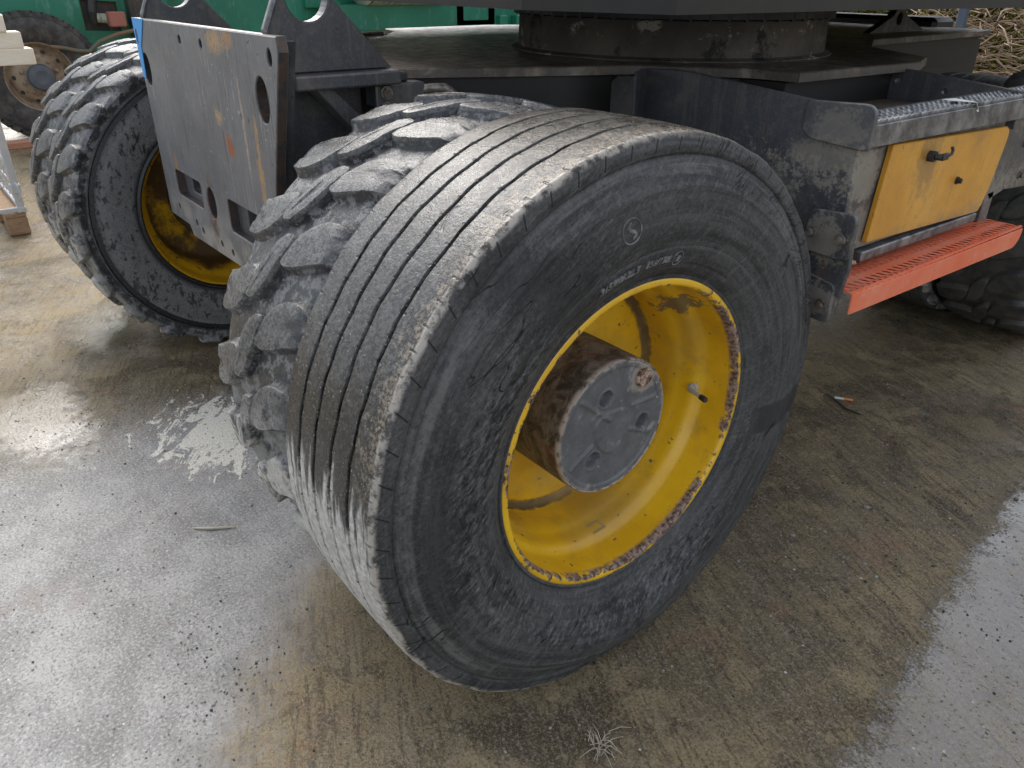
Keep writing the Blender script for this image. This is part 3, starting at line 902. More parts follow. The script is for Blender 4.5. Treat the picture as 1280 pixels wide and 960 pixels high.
def add_lug(mb, poly, H, rnd, axis, R=0.5165, flare=0.013):
    p = chaikin(poly)
    n = len(p)
    ar = sum(p[i][0] * p[(i + 1) % n][1] - p[(i + 1) % n][0] * p[i][1] for i in range(n))
    if ar < 0:
        p.reverse()
    cx, cy = sum(q[0] for q in p) / n, sum(q[1] for q in p) / n

    def off(d):
        r = []
        for i in range(n):
            a, b = p[i - 1], p[(i + 1) % n]
            tx, ty = b[0] - a[0], b[1] - a[1]
            l = hypot(tx, ty) + 1e-9
            r.append((p[i][0] - ty / l * -d, p[i][1] + tx / l * -d))
        return r
    H *= rnd.uniform(0.9, 1.04)
    jit = [rnd.uniform(-0.0012, 0.0012) for _ in range(n)]
    rings = [(off(flare), -0.004), (off(flare * 0.4), H * 0.22), (off(0.0008), H - 0.0035), (off(-0.0010), H - 0.0006)]
    ax, bx = axis
    dx, dy = bx[0] - ax[0], bx[1] - ax[1]
    pin = off(-0.0045)
    tgt = []
    for q in p:
        t = max(0.0, min(1.0, ((q[0] - ax[0]) * dx + (q[1] - ax[1]) * dy) / (dx * dx + dy * dy)))
        tgt.append((ax[0] + dx * t, ax[1] + dy * t))
    for k in (1.0, 0.7, 0.4):
        rings.append(([(w[0] + (q[0] - w[0]) * k, w[1] + (q[1] - w[1]) * k) for q, w in zip(pin, tgt)], H + (0.0006 if k < 1 else 0)))
    vs, fs = [], []
    for j, (rg, h) in enumerate(rings):
        for i, q in enumerate(rg):
            hh = h + (jit[i] * 0.8 if 2 <= j <= 4 else 0)
            vs.append(flatten(carcass(q[0], q[1], hh, R)))
    for j in range(len(rings) - 1):
        for i in range(n):
            k = (i + 1) % n
            fs.append((j * n + i, j * n + k, (j + 1) * n + k, (j + 1) * n + i))
    fs.append(tuple((len(rings) - 1) * n + i for i in range(n)))
    mb.add(vs, fs)


LUG_SIDE = [(0.160, 0.300), (0.166, 0.3035), (0.167, 0.3075), (0.160, 0.315), (0.166, 0.335), (0.174, 0.37), (0.178, 0.40), (0.178, 0.425), (0.175, 0.441), (0.1765, 0.446), (0.1725, 0.449), (0.171, 0.462), (0.1765, 0.466), (0.176, 0.471), (0.172, 0.474)]


def lug_tyre_mesh():
    mb = MB()
    rnd = random.Random(11)
    prof = []
    half = []
    for i in range(13):
        v = (HALF + 0.030) * i / 12
        x, y, z = carcass(0, v, 0)
        half.append((x + 0.13, -y))
    side = [(x - 0.018, r) for x, r in LUG_SIDE]
    right = side + half[::-1]
    prof = [(x - 0.13, r) for x, r in right] + [(-x - 0.13, r) for x, r in right[::-1][1:]]
    prof += [(-0.245, 0.2985), (-0.015, 0.2985)]
    m2 = MB().revolve(prof, 200, closed=True)
    mb.add([flatten(v) for v in m2.v], m2.f)
    N = 22
    p = 2 * pi * 0.5165 / N
    for k in range(N):
        u0 = k * p
        j = lambda: rnd.uniform(-0.002, 0.002)
        cen = [(-0.068, -0.042), (-0.064, -0.010), (-0.028, 0.014), (0.026, 0.031), (0.068, 0.042), (0.064, 0.010), (0.028, -0.014), (-0.026, -0.031)]
        add_lug(mb, [(u0 + a + j(), b + j()) for a, b in cen], 0.0205, rnd, ((u0 - 0.05, -0.021), (u0 + 0.05, 0.021)), flare=0.005)
        o = p / 2
        lug = [(-0.056, 0.029), (-0.064, 0.050), (-0.050, 0.088), (-0.036, 0.118), (-0.026, 0.146), (-0.016, 0.160), (0.036, 0.160), (0.044, 0.146), (0.044, 0.118), (0.035, 0.090), (0.018, 0.066), (-0.012, 0.045)]
        add_lug(mb, [(u0 + o + a + j(), b + j()) for a, b in lug], 0.0195, rnd, ((u0 + o - 0.026, 0.052), (u0 + o + 0.015, 0.155)))
        add_lug(mb, [(u0 + o - a + j(), -b + j()) for a, b in lug], 0.0195, rnd, ((u0 + o + 0.026, -0.052), (u0 + o - 0.015, -0.155)))
    return mb.mesh('lug_tyre', 'lug', 44)


def rim_mesh(mat, disc_x=-0.205, sx=1):
    """22.5 inch style rim: outboard lip at x=0, inboard lip at x=-0.26; centre disc set deep inside"""
    outer = [(-0.010, 0.3035), (-0.001, 0.3035), (0.0028, 0.3018), (0.0042, 0.2985), (0.0042, 0.2925), (0.0030, 0.2895), (-0.001, 0.2875), (-0.010, 0.2868), (-0.022, 0.2865), (-0.030, 0.2858), (-0.045, 0.2845), (-0.062, 0.2830), (-0.070, 0.2805), (-0.078, 0.2735), (-0.088, 0.2680), (-0.100, 0.2655), (-0.112, 0.2640), (-0.120, 0.2600), (-0.132, 0.2545), (-0.150, 0.2525), (-0.185, 0.2520), (-0.196, 0.2510), (-0.2005, 0.2460), (-0.203, 0.2425), (-0.206, 0.2385), (-0.204, 0.2345), (-0.2025, 0.2300), (disc_x, 0.20), (disc_x - 0.002, 0.12), (disc_x - 0.002, 0.001)]
    back = [(disc_x - 0.014, 0.001), (disc_x - 0.014, 0.20), (disc_x - 0.016, 0.245), (disc_x - 0.010, 0.262)]
    inner = [(-0.222, 0.268), (-0.235, 0.2865), (-0.252, 0.2925), (-0.2605, 0.2955), (-0.2625, 0.2985), (-0.2618, 0.3015), (-0.258, 0.3035), (-0.25, 0.3035), (-0.25, 0.290), (-0.235, 0.289), (-0.01, 0.2945)]
    return MB().revolve(outer + back + inner, 160, closed=True).mesh('rim', mat, 50)


def dual_rim_mesh(mat):
    """inner wheel of a pair: disc near the outboard side, deep open barrel towards the axle"""
    p = [(-0.010, 0.3035), (-0.002, 0.3035), (0.0018, 0.3015), (0.0005, 0.2955), (-0.02, 0.2925), (-0.04, 0.285), (-0.045, 0.24), (-0.045, 0.10), (-0.062, 0.10), (-0.062, 0.235), (-0.075, 0.252), (-0.13, 0.2545), (-0.165, 0.2600), (-0.19, 0.2680), (-0.20, 0.2790), (-0.215, 0.2840), (-0.240, 0.2890), (-0.2525, 0.2925), (-0.2605, 0.2955), (-0.2625, 0.2985), (-0.2618, 0.3015), (-0.258, 0.3035), (-0.25, 0.3035), (-0.25, 0.296), (-0.01, 0.2965)]
    return MB().revolve(p, 128, closed=True).mesh('rim', mat, 50)


def hub_face_mesh():
    """cast end cap: rim ring, three blind holes, raised Y web, centre boss"""
    NR, NA, R = 84, 220, 0.1335
    holes = [((-0.022, 0.066), 0.0165), ((0.080, -0.016), 0.0165), ((-0.046, -0.057), 0.0175)]
    arms = [((-0.095, 0.088), (-0.012, 0.020)), ((0.124, 0.030), (0.052, 0.030)), ((-0.11, -0.062), (-0.05, -0.025)), ((0.116, -0.052), (0.05, -0.022))]
    vs, fs = [], []

    def hgt(y, z, r):
        h = 0.0
        if r > 0.119:
            h += 0.0030 * min(1, (r - 0.119) / 0.004)
        if r > 0.131:
            h -= 0.005 * ((r - 0.131) / 0.0025) ** 2
        # boss
        rb = hypot(y + 0.002, z + 0.006)
        h += 0.0036 * max(0, min(1, (0.047 + 0.004 * sin(3 * atan2(z, y)) - rb) / 0.004))
        for (a, b) in arms:
            ax, az = a
            bx, bz = b
            dx, dz = bx - ax, bz - az
            t = max(0, min(1, ((y - ax) * dx + (z - az) * dz) / (dx * dx + dz * dz)))
            d = hypot(y - ax - t * dx, z - az - t * dz)
            side = (y - ax) * dz - (z - az) * dx
            if r < 0.119:
                h += 0.0036 * max(0, 1 - d / 0.007)
        for (c, rr) in holes:
            d = hypot(y - c[0], z - c[1])
            if d < rr + 0.006:
                h += 0.0020 * max(0, 1 - abs(d - rr - 0.001) / 0.005)
            if d < rr:
                h -= 0.022 * (1 - (d / rr) ** 3) ** 0.6 if d < rr else 0
        return h
    for i in range(NR + 1):
        r = R * i / NR
        for k in range(NA):
            a = 2 * pi * k / NA
            y, z = r * cos(a), r * sin(a)
            vs.append((-0.050 + hgt(y, z, r) - 0.003, y, z))
    for i in range(NR):
        for k in range(NA):
            k2 = (k + 1) % NA
            fs.append((i * NA + k, i * NA + k2, (i + 1) * NA + k2, (i + 1) * NA + k))
    return MB().add(vs, fs).mesh('hub_cap', 'hubface', 180)


def sidewall_text(body, size, r0, a_mid, lift=0.0012, shear=0.25):
    cu = bpy.data.curves.new('lettering', 'FONT')
    cu.body, cu.size, cu.align_x, cu.extrude, cu.shear = body, size, 'CENTER', 0.0015, shear
    cu.resolution_u = 3
    cu.offset = 0.0007
    to = bpy.data.objects.new('lettering_source', cu)
    COL.objects.link(to)
    dg = bpy.context.evaluated_depsgraph_get()
    me = bpy.data.meshes.new_from_object(to.evaluated_get(dg))
    bpy.data.objects.remove(to)
    vs = []
    for v in me.vertices:
        r = r0 + v.co.y
        a = a_mid - v.co.x / r0
        vs.append((side_x(r) + v.co.z + 0.0018, r * cos(a), r * sin(a)))
    fs = [tuple(p.vertices) for p in me.polygons]
    bpy.data.meshes.remove(me)
    return vs, fs


exc = empty('wheeled_excavator')
tag(exc, 'black and yellow wheeled excavator with twin front tyres and a red side step', 'excavator')


def build_wheels():
    ribbed, lugm = ribbed_tyre_mesh(), lug_tyre_mesh()
    # near outer wheel
    w = empty('wheel', (0, 0, WZ), exc)
    tag(w, 'near front outer wheel with ribbed tyre on a deep yellow rim')
    link('ribbed_tyre', ribbed, w)
    link('rim', rim_mesh('rim'), w)
    mb = MB().revolve([(-0.207, 0.1375), (-0.075, 0.1375), (-0.060, 0.1372), (-0.052, 0.1365), (-0.0495, 0.1345), (-0.0515, 0.132)], 120)
    mb.obj('hub_drum', 'hubside', w, 60)
    link('hub_cap', hub_face_mesh(), w)
    mb = MB().revolve([(-0.052, 0.0195), (-0.0470, 0.0190), (-0.0455, 0.0165), (-0.0475, 0.0150), (-0.0475, 0.001)], 28, c=(0, 0.072, 0.083))
    mb.box((-0.050, 0.060, 0.078), (-0.0435, 0.084, 0.088), 0.002, Matrix.Rotation(0.6, 3, 'X'), (-0.045, 0.072, 0.083))
    mb.obj('rusty_plug', 'rust', w, 40)
    # valve: seat nut, stem, cap, leaning out of the barrel
    b0 = Vector((-0.083, 0.268, -0.016))
    inw = Vector((0.12, -0.99, 0.06)).normalized()
    d = Vector((0.93, -0.34, 0.10)).normalized()
    p1 = b0 + inw * 0.013
    mb = MB().tube([b0 - inw * 0.004, b0 + inw * 0.006], 0.0105, 16).tube([b0 + inw * 0.005, b0 + inw * 0.013], 0.0080, 6)
    e = p1 + d * 0.056
    mb.tube([p1 - inw * 0.004, p1 + d * 0.004, p1 + d * 0.02, e], [0.0062, 0.0058, 0.0048, 0.0046], 12)
    mb.obj('valve_stem', 'galv', w, 40)
    MB().tube([e - d * 0.012, e + d * 0.004, e + d * 0.006], [0.0062, 0.0062, 0.0048], 12).obj('valve_cap', 'hose', w, 40)
    # lettering moulded on the sidewall
    mb = MB()
    mb.add(*sidewall_text('315/80R22.5', 0.0165, 0.338, radians(105.5)))
    mb.add(*sidewall_text('156/150L', 0.0155, 0.338, radians(91.0)))
    ring = []
    for k in range(33):
        a = 2 * pi * k / 32
        rr, aa = 0.3415 + 0.0125 * sin(a), radians(83.0) + 0.0105 / 0.34 * cos(a)
        ring.append((side_x(rr) + 0.001, rr * cos(aa), rr * sin(aa)))
    mb.tube(ring, 0.0010, 5, False)
    mb.add(*sidewall_text('E', 0.012, 0.3375, radians(83.2)))
    mb.obj('sidewall_lettering', 'letter', w, 40)
    mb = MB()
    # round emblem with a curl
    ring, curl = [], []
    for k in range(37):
        a = 2 * pi * k / 36
        rr, aa = 0.4165 + 0.0195 * sin(a), radians(101.5) + 0.0195 / 0.4165 * cos(a)
        ring.append((side_x(rr) + 0.0006, rr * cos(aa), rr * sin(aa)))
    for k in range(17):
        t = k / 16
        rr, aa = 0.4165 + 0.013 * (1 - 2 * t), radians(101.5) + 0.007 / 0.4165 * sin(2 * pi * t)
        curl.append((side_x(rr) + 0.0006, rr * cos(aa), rr * sin(aa)))
    mb.tube(ring, 0.0012, 5, False)
    mb.tube(curl, [0.0012 + 0.0018 * sin(pi * k / 16) for k in range(17)], 6)
    mb.obj('sidewall_emblem', 'letter', w, 40)
    # stencilled mark on the barrel
    mb = MB()
    for (u0, u1, x0, x1) in ((-0.016, 0.016, -0.084, -0.0795), (-0.016, 0.016, -0.106, -0.1015), (-0.016, 0.004, -0.095, -0.091), (0.0115, 0.016, -0.1015, -0.084)):
        vs = []
        for u in (u0, u1):
            for x in (x0, x1):
                rr = 0.2660 - 0.0012 if x < -0.095 else 0.2690 - 0.0012
                a = radians(-86) + u / 0.266
                vs.append((x, rr * cos(a), rr * sin(a)))
        mb.add(vs, [(0, 1, 3, 2)])
    mb.obj('stencil_mark', 'mark', w)
    # near inner wheel
    wi = empty('wheel', (-0.35, 0, WZ), exc)
    tag(wi, 'near front inner wheel with a chunky muddy lug tyre')
    link('lug_tyre', lugm, wi)
    link('rim', dual_rim_mesh('rim_muddy'), wi)
    MB().revolve([(-0.20, 0.001), (-0.20, 0.16), (-0.06, 0.16), (-0.04, 0.13), (0.10, 0.13), (0.10, 0.001)], 48).obj('hub_drum', 'dark', wi, 40)
    # far front wheel, seen from the axle side
    wf = copy_tree(wi, exc, (-2.275, 0, WZ), pi)
    wf['label'] = 'far front wheel with lug tyre, hollow side of its yellow rim showing'
    wf = copy_tree(wi, exc, (-2.64, 0, WZ - 0.004), pi)
    wf['label'] = 'far front outer wheel hidden mostly behind its lug tyred twin'
    # rear wheels
    wr = copy_tree(wi, exc, (-0.14, 2.60, WZ))
    dark_tyre = lugm.copy()
    dark_tyre.materials[0] = M['lug_clean']
    for ch in wr.children:
        if ch.name.startswith('lug_tyre'):
            ch.data = dark_tyre
    wr['label'] = 'rear outer wheel with lug tyre behind the red step'
    wq = empty('wheel', (-0.50, 2.58, WZ * 0.88), exc)
    wq.scale = (0.95, 0.88, 0.88)
    tag(wq, 'rear inner wheel with worn smooth tyre')
    worn = ribbed.copy()
    worn.materials[0] = M['lug_clean']
    link('ribbed_tyre', worn, wq)
    link('rim', wi.children[1].data, wq)
    wz = copy_tree(wi, exc, (-2.275, 2.56, WZ), pi)
    wz['label'] = 'far rear wheel with lug tyre'


build_wheels()


# ------------------------------------------------------------------ excavator undercarriage
def build_chassis():
    # front attachment plate, y = -0.27 facing -y ; frame u = x, v = z  -> normal (1,0,0)x(0,0,1) = (0,-1,0)
    o = (0, -0.27, 0)
    outer = [(-1.764, 1.142), (-0.760, 1.149), (-0.756, 1.12), (-0.842, 0.885), (-0.905, 0.70), (-0.93, 0.575), (-1.55, 0.560), (-1.575, 0.588), (-1.747, 0.589)]
    holes = [circle(-1.709, 1.010, 0.033, 28, 0.043), circle(-0.868, 1.020, 0.033, 28, 0.047), circle(-1.366, 1.108, 0.010, 14), circle(-1.21, 1.108, 0.010, 14), circle(-0.803, 1.108, 0.011, 14, 0.017),
             rrect(-1.625, 0.672, -1.405, 0.745, 0.012), rrect(-1.20, 0.66, -0.99, 0.745, 0.012), circle(-1.329, 0.705, 0.033, 24, 0.042), circle(-1.735 + 0.09, 0.63, 0.009, 12), circle(-1.50, 0.612, 0.009, 12), circle(-1.45, 0.60, 0.009, 12), circle(-1.30, 0.60, 0.009, 12), circle(-1.22, 0.595, 0.009, 12)]
    MB().plate([outer] + holes, 0.022, o, (1, 0, 0), (0, 0, 1), 0.0025).obj('attachment_plate', 'plate', exc)
    # backing layer with smaller pockets
    outer2 = [(-1.70, 1.135), (-0.775, 1.138), (-0.86, 0.885), (-0.92, 0.70), (-0.945, 0.60), (-1.70, 0.61)]
    h2 = [rrect(-1.555, 0.69, -1.42, 0.738, 0.01), rrect(-1.13, 0.675, -1.005, 0.735, 0.01), circle(-1.709 + 0.02, 1.010, 0.03, 20), circle(-0.868, 1.020, 0.03, 20), circle(-1.329, 0.705, 0.025, 20)]
    h2[2] = circle(-1.66, 1.02, 0.02, 20)
    MB().plate([outer2] + h2, 0.024, (0, -0.2465, 0), (1, 0, 0), (0, 0, 1), 0.002).obj('backing_plate', 'black', exc)
    MB().plate([[(-1.764, 1.1425), (-1.655, 1.1428), (-1.72, 1.07), (-1.7325, 0.985), (-1.757, 0.985)], circle(-1.742, 1.095, 0.011, 14, 0.02)], 0.002, (0, -0.2722, 0), (1, 0, 0), (0, 0, 1), 0.0004).obj('blue_paint_patch', 'blue', exc)
    # lifting ears, planes x = const ; frame u = y, v = z, normal +x
    def ear(x):
        ol = roundpoly([(-0.205, 1.088), (0.035, 1.088), (0.020, 1.078), (-0.075, 1.235), (-0.10, 1.285), (-0.185, 1.295), (-0.225, 1.235), (-0.262, 1.15), (-0.245, 1.12)], [0.0, 0, 0.01, 0.05, 0.05, 0.05, 0.04, 0.01, 0.01], 3)
        ol = [(-0.222, 1.070), (0.035, 1.070), (-0.098, 1.212), (-0.105, 1.25), (-0.125, 1.275), (-0.155, 1.285), (-0.185, 1.275), (-0.203, 1.25), (-0.222, 1.21), (-0.248, 1.155), (-0.246, 1.115)]
        return MB().plate([ol, circle(-0.155, 1.215, 0.047, 28)], 0.032, (x, 0, 0), (0, 1, 0), (0, 0, 1), 0.003)
    for x in (-0.85, -1.72):
        ear(x).obj('lifting_ear', 'black', exc)
        MB().tube([(x + 0.004, -0.2525, 1.108), (x + 0.004, -0.2535, 1.152), (x + 0.004, -0.226, 1.21), (x + 0.004, -0.205, 1.252)], 0.0065, 8).obj('weld_edge', 'grating', exc)
    for xa in (-0.94, -1.80):
        MB().box((xa, -0.222, 1.040), (xa + 0.14, 0.030, 1.069), 0.004).obj('ear_base_flange', 'black', exc)
    # gusset and webs under the flange
    MB().plate([[(-0.222, 1.0385), (-0.222, 0.62), (-0.15, 0.62), (-0.02, 0.80), (-0.02, 1.0385)]], 0.02, (-0.905, 0, 0), (0, 1, 0), (0, 0, 1), 0.002).obj('side_web', 'black', exc)
    MB().plate([[(-0.165, 1.038), (-0.125, 1.038), (0.02, 0.90), (0.02, 0.84)]], 0.06, (-0.83, 0, 0), (0, 1, 0), (0, 0, 1), 0.003).obj('gusset', 'black', exc)
    # main box beams
    mb = MB().box((-1.72, -0.02, 0.70), (-0.93, 3.2, 1.031), 0.01)
    mb.obj('chassis_beam', 'shadeblack', exc)
    mb = MB().box((-2.02, -0.10, 0.42), (-0.62, 0.10, 0.61), 0.03).box((-1.55, -0.16, 0.38), (-1.05, 0.16, 0.70), 0.05)
    mb.obj('front_axle', 'dark', exc)
    mb = MB().box((-2.02, 2.46, 0.42), (-0.62, 2.66, 0.61), 0.03).box((-1.55, 2.40, 0.38), (-1.05, 2.72, 0.70), 0.05)
    mb.obj('rear_axle', 'dark', exc)
    # deck plate, octagon around the slewing ring
    near = [(-0.935, 0.038), (-0.741, 0.445), (-0.66, 0.644), (-0.442, 0.812), (-0.322, 0.834), (-0.302, 1.371), (-0.36, 1.52), (-0.66, 1.75), (-0.85, 2.1), (-0.90, 3.2)]
    pts = near + [(-2.6 - x, y) for x, y in near[::-1]]
    MB().plate([pts], 0.022, (0, 0, 1.06), (1, 0, 0), (0, 1, 0), 0.003).obj('deck_plate', 'deck', exc)
    inner = [(-2.6 - x if s else x, y) for s in (0, 1) for x, y in (near if not s else near[::-1])]
    sk = [(x + (0.035 if x > -1.3 else -0.035) * -1, y) for x, y in pts]
    MB().plate([sk], 0.11, (0, 0, 1.0365), (1, 0, 0), (0, 1, 0), 0.003).obj('deck_skirt', 'shadeblack', exc)
    # serrated far edge of the deck
    mb = MB()
    a, b = Vector((-1.669, 0.05, 1.061)), Vector((-1.94, 0.64, 1.061))
    n = 44
    for i in range(n):
        p, q = a.lerp(b, i / n), a.lerp(b, (i + 0.62) / n)
        mid = (p + q) / 2
        off = Vector((-0.02, -0.01, 0))
        mb.add([p, q, mid + Vector((0, 0, 0.011)), p + off, q + off, mid + off + Vector((0, 0, 0.011))], [(0, 1, 2), (3, 5, 4), (0, 3, 4, 1), (1, 4, 5, 2), (2, 5, 3, 0)])
    mb.obj('serrated_edge', 'grating', exc)
    # slewing ring drum
    c = (-0.985, 1.105, 0)
    MB().revolve([(1.0605, 0.30), (1.0605, 0.488), (1.064, 0.488), (1.070, 0.468), (1.158, 0.465), (1.158, 0.30)], 96, True, 'Z', c).obj('slewing_ring', 'ring', exc, 40)
    mb = MB().revolve([(1.1585, 0.30), (1.1585, 0.47), (1.162, 0.48), (1.1955, 0.48), (1.1955, 0.30)], 96, True, 'Z', c)
    for k in range(60):
        a = 2 * pi * k / 60
        p = Vector((c[0] + 0.475 * cos(a), c[1] + 0.475 * sin(a), 1.160))
        mb.tube([p - Vector((0, 0, 0.003)), p + Vector((0, 0, 0.02))], 0.007, 6)
    mb.obj('ring_flange', 'shadeblack', exc)
    # hydraulic valve block on the web
    mb = MB().box((-0.90, -0.012, 0.985), (-0.845, 0.118, 1.036), 0.004)
    mb.obj('valve_block', 'black', exc)
    MB().box((-0.885, 0.030, 1.0365), (-0.86, 0.082, 1.058), 0.004).obj('valve_cover', 'dark', exc)
    mb = MB()
    for yy, zz in ((0.012, 1.018), (0.010, 0.985)):
        hexbolt(mb, (-0.8445, yy, zz), (1, 0, 0), 0.012, 0.014, 1.25)
    mb.obj('valve_fitting', 'bolt', exc)
    MB().tube([(-0.855, 0.118, 1.018), (-0.845, 0.138, 1.020), (-0.835, 0.165, 1.020), (-0.828, 0.185, 1.008), (-0.825, 0.192, 0.985)], 0.011, 10).obj('hydraulic_pipe', 'bolt', exc, 60)
    # bracket plate between deck and tray
    MB().plate([[(-0.755, 0.90), (-0.752, 0.990), (-0.690, 1.036), (-0.605, 1.036), (-0.605, 0.90)]], 0.012, (0, 0.60, 0), (1, 0, 0), (0, 0, 1), 0.002).obj('bracket_plate', 'black', exc)
    # tray: front plate, folded flange, corner cap, back plate, floor
    MB().plate([[(-0.586, 0.90), (-0.586, 1.061), (-0.498, 1.066), (-0.44, 1.065), (-0.128, 1.041), (-0.006, 1.03), (-0.004, 0.74), (-0.035, 0.60), (-0.52, 0.60), (-0.60, 0.75)]], 0.010, (0, 0.585, 0), (1, 0, 0), (0, 0, 1), 0.002).obj('tray_front_plate', 'black', exc)
    MB().plate([[(0, 0.90), (0, 1.061), (0.075, 1.061), (0.085, 1.05), (0.075, 0.90)]], 0.008, (-0.588, 0.583, 0), (0.45, -0.893, 0), (0, 0, 1), 0.0015).obj('tray_flange', 'black', exc)
    MB().plate([roundpoly([(-0.128, 1.041), (0.006, 1.047), (0.022, 1.035), (0.022, 0.9625), (0.010, 0.9605), (-0.112, 0.968), (-0.130, 0.985)], 0.012, 3)], 0.010, (0, 0.5735, 0), (1, 0, 0), (0, 0, 1), 0.002).obj('corner_cap', 'black', exc)
    MB().plate([[(-0.44, 0.93), (-0.435, 1.047), (-0.36, 1.050), (-0.19, 1.037), (0.0, 1.018), (0.0, 0.93)], circle(-0.32, 1.015, 0.007, 12), circle(-0.19, 1.0, 0.006, 12)], 0.008, (0, 1.30, 0), (1, 0, 0), (0, 0, 1), 0.002).obj('tray_back_plate', 'black', exc)
    MB().box((-0.60, 0.597, 0.955), (-0.066, 1.290, 0.966), 0.002).obj('tray_floor', 'tray', exc)
    mb = MB().box((-0.55, 0.60, 0.735), (-0.016, 1.288, 0.954), 0.004)
    mb.obj('storage_box', 'black', exc)
    # yellow door of the box
    du = [(0.693, 0.752), (0.716, 0.957), (1.268, 0.941), (1.285, 0.925), (1.262, 0.80), (1.232, 0.737), (1.22, 0.735)]
    d = MB().plate([roundpoly(du, [0.004, 0.004, 0.01, 0.02, 0.03, 0.02, 0.01], 3)], 0.012, (0.0, 0, 0), (0, 1, 0), (0, 0, 1), 0.002).obj('storage_door', 'door', exc)
    mb = MB().tube([(0.0, 0.882, 0.915), (0.014, 0.882, 0.915)], 0.012, 16).tube([(0.014, 0.882, 0.915), (0.026, 0.886, 0.915)], 0.007, 10)
    mb.box((0.020, 0.888, 0.907), (0.029, 0.915, 0.922), 0.002)
    mb.tube([(0.026, 0.912, 0.915), (0.028, 0.925, 0.918), (0.026, 0.932, 0.925), (0.022, 0.933, 0.932)], 0.0035, 8)
    mb.obj('door_handle', 'hose', d, 40)
    hexbolt(MB(), (0.0, 1.055, 0.838), (1, 0, 0), 0.007, 0.012, 1.3).obj('door_knob', 'hose', d)
    MB().box((-0.03, 0.69, 0.708), (-0.002, 1.235, 0.731), 0.003).obj('door_sill', 'grating', exc)
    # grating step along the tray edge
    def step_top(y0, y1, x0, x1, rows, n, slot_w, slot_h, t, z):
        hs = []
        for rx in rows:
            for i in range(n):
                cy = y0 + (i + 0.5) * (y1 - y0) / n
                hs.append([(rx + slot_h * cos(a) / 2, cy + slot_w * sin(a) / 2 + slot_h * 0.25 * cos(a)) for a in [2 * pi * k / 8 for k in range(8)]])
        return MB().plate([[(x0, y0), (x1, y0), (x1, y1), (x0, y1)]] + hs, t, (0, 0, z), (1, 0, 0), (0, 1, 0), 0.0008)
    g0, g1 = 0.586, 1.95
    mb = step_top(g0, g1, -0.082, 0.010, (-0.064, -0.040, -0.016), 62, 0.009, 0.015, 0.004, 1.012)
    for i in range(62 * 1):
        for rx in (-0.052, -0.028, -0.004):
            cy = g0 + (i + 0.5) * (g1 - g0) / 62
            mb.add([(rx - 0.006, cy - 0.006, 1.0122), (rx + 0.006, cy - 0.006, 1.0122), (rx + 0.006, cy + 0.006, 1.0122), (rx - 0.006, cy + 0.006, 1.0122), (rx, cy - 0.003, 1.017), (rx, cy + 0.003, 1.017)],
                   [(0, 1, 4), (1, 2, 5, 4), (2, 3, 5), (3, 0, 4, 5)])
    for i in range(62):
        cy = g0 + (i + 0.5) * (g1 - g0) / 62
        mb.tube([(0.004, cy - 0.008, 1.010), (0.0095, cy, 1.0145), (0.004, cy + 0.008, 1.010)], 0.0035, 6)
    mb.obj('grating_tread', 'grating', exc)
    fa = MB().plate([[(g0, 0.965), (g1, 0.952), (g1, 1.0075), (g0, 1.0075)]], 0.005, (0.0145, 0, 0), (0, 1, 0), (0, 0, 1), 0.0015)
    fa.obj('grating_fascia', 'grating', exc)
    # paper scrap lying on the grating is a thing of its own (below)
    # red step: perforated top, front lip, back lip
    s0, s1, sz = 0.566, 1.392, 0.682
    n = 36
    mb = step_top(s0, s1, -0.040, 0.058, (-0.018, 0.034), n, 0.0165, 0.034, 0.0016, sz)
    for i in range(n):
        cy = s0 + (i + 0.5) * (s1 - s0) / n
        for rx in (-0.018, 0.034):
            arc = [(rx - 0.016 + 0.032 * k / 6, cy - 0.0078 + 0.004 * (k / 6), sz + 0.0002 + 0.0022 * sin(pi * k / 6)) for k in range(7)]
            mb.tube(arc, 0.0014, 5)
        mb.tube([(0.052, cy - 0.009, sz - 0.002), (0.0585, cy - 0.002, sz + 0.0035), (0.054, cy + 0.005, sz - 0.001)], 0.0034, 5)
    mb.obj('step_tread', 'red', exc)
    mb = MB().plate([roundpoly([(s0, 0.636), (1.365, 0.629), (s1, 0.650), (s1 + 0.002, 0.677), (s0, 0.6805)], [0.003, 0.01, 0.01, 0.003, 0.003], 2)], 0.004, (0.0605, 0, 0), (0, 1, 0), (0, 0, 1), 0.001)
    mb.box((-0.044, s0, 0.645), (-0.0402, s1, 0.6818), 0.001)
    mb.obj('step_fascia', 'red', exc)
    # hangers of the step
    MB().plate([roundpoly([(-0.058, 0.748), (-0.050, 0.835), (0.044, 0.842), (0.053, 0.828), (0.050, 0.752), (0.040, 0.745)], 0.010, 3)], 0.010, (-0.008, 0.545, 0.004), (1, 0, 0), (0, 0, 1), 0.002).obj('bolted_plate', 'black', exc)
    mb = MB().plate([[(-0.050, 0.61), (-0.050, 0.80), (0.045, 0.80), (0.050, 0.73), (0.034, 0.61)]], 0.010, (-0.006, 0.5555, 0.003), (1, 0, 0), (0, 0, 1), 0.002)
    mb.obj('step_hanger', 'black', exc)
    MB().plate([roundpoly([(-0.060, 0.612), (-0.060, 0.708), (0.030, 0.693), (0.036, 0.685), (0.036, 0.612), (0.026, 0.605)], 0.008, 3)], 0.010, (-0.008, 0.545, 0.004), (1, 0, 0), (0, 0, 1), 0.002).obj('bolted_plate', 'black', exc)
    for p in ((-0.042, 0.5352, 0.796), (0.024, 0.5352, 0.794), (0.010, 0.5352, 0.652)):
        hexbolt(MB(), p, (0, -1, 0), 0.0085, 0.012, 1.35).obj('hanger_bolt', 'bolt', exc)
    MB().box((-0.046, 1.33, 0.60), (-0.03, 1.38, 0.76), 0.002).obj('step_hanger', 'black', exc)
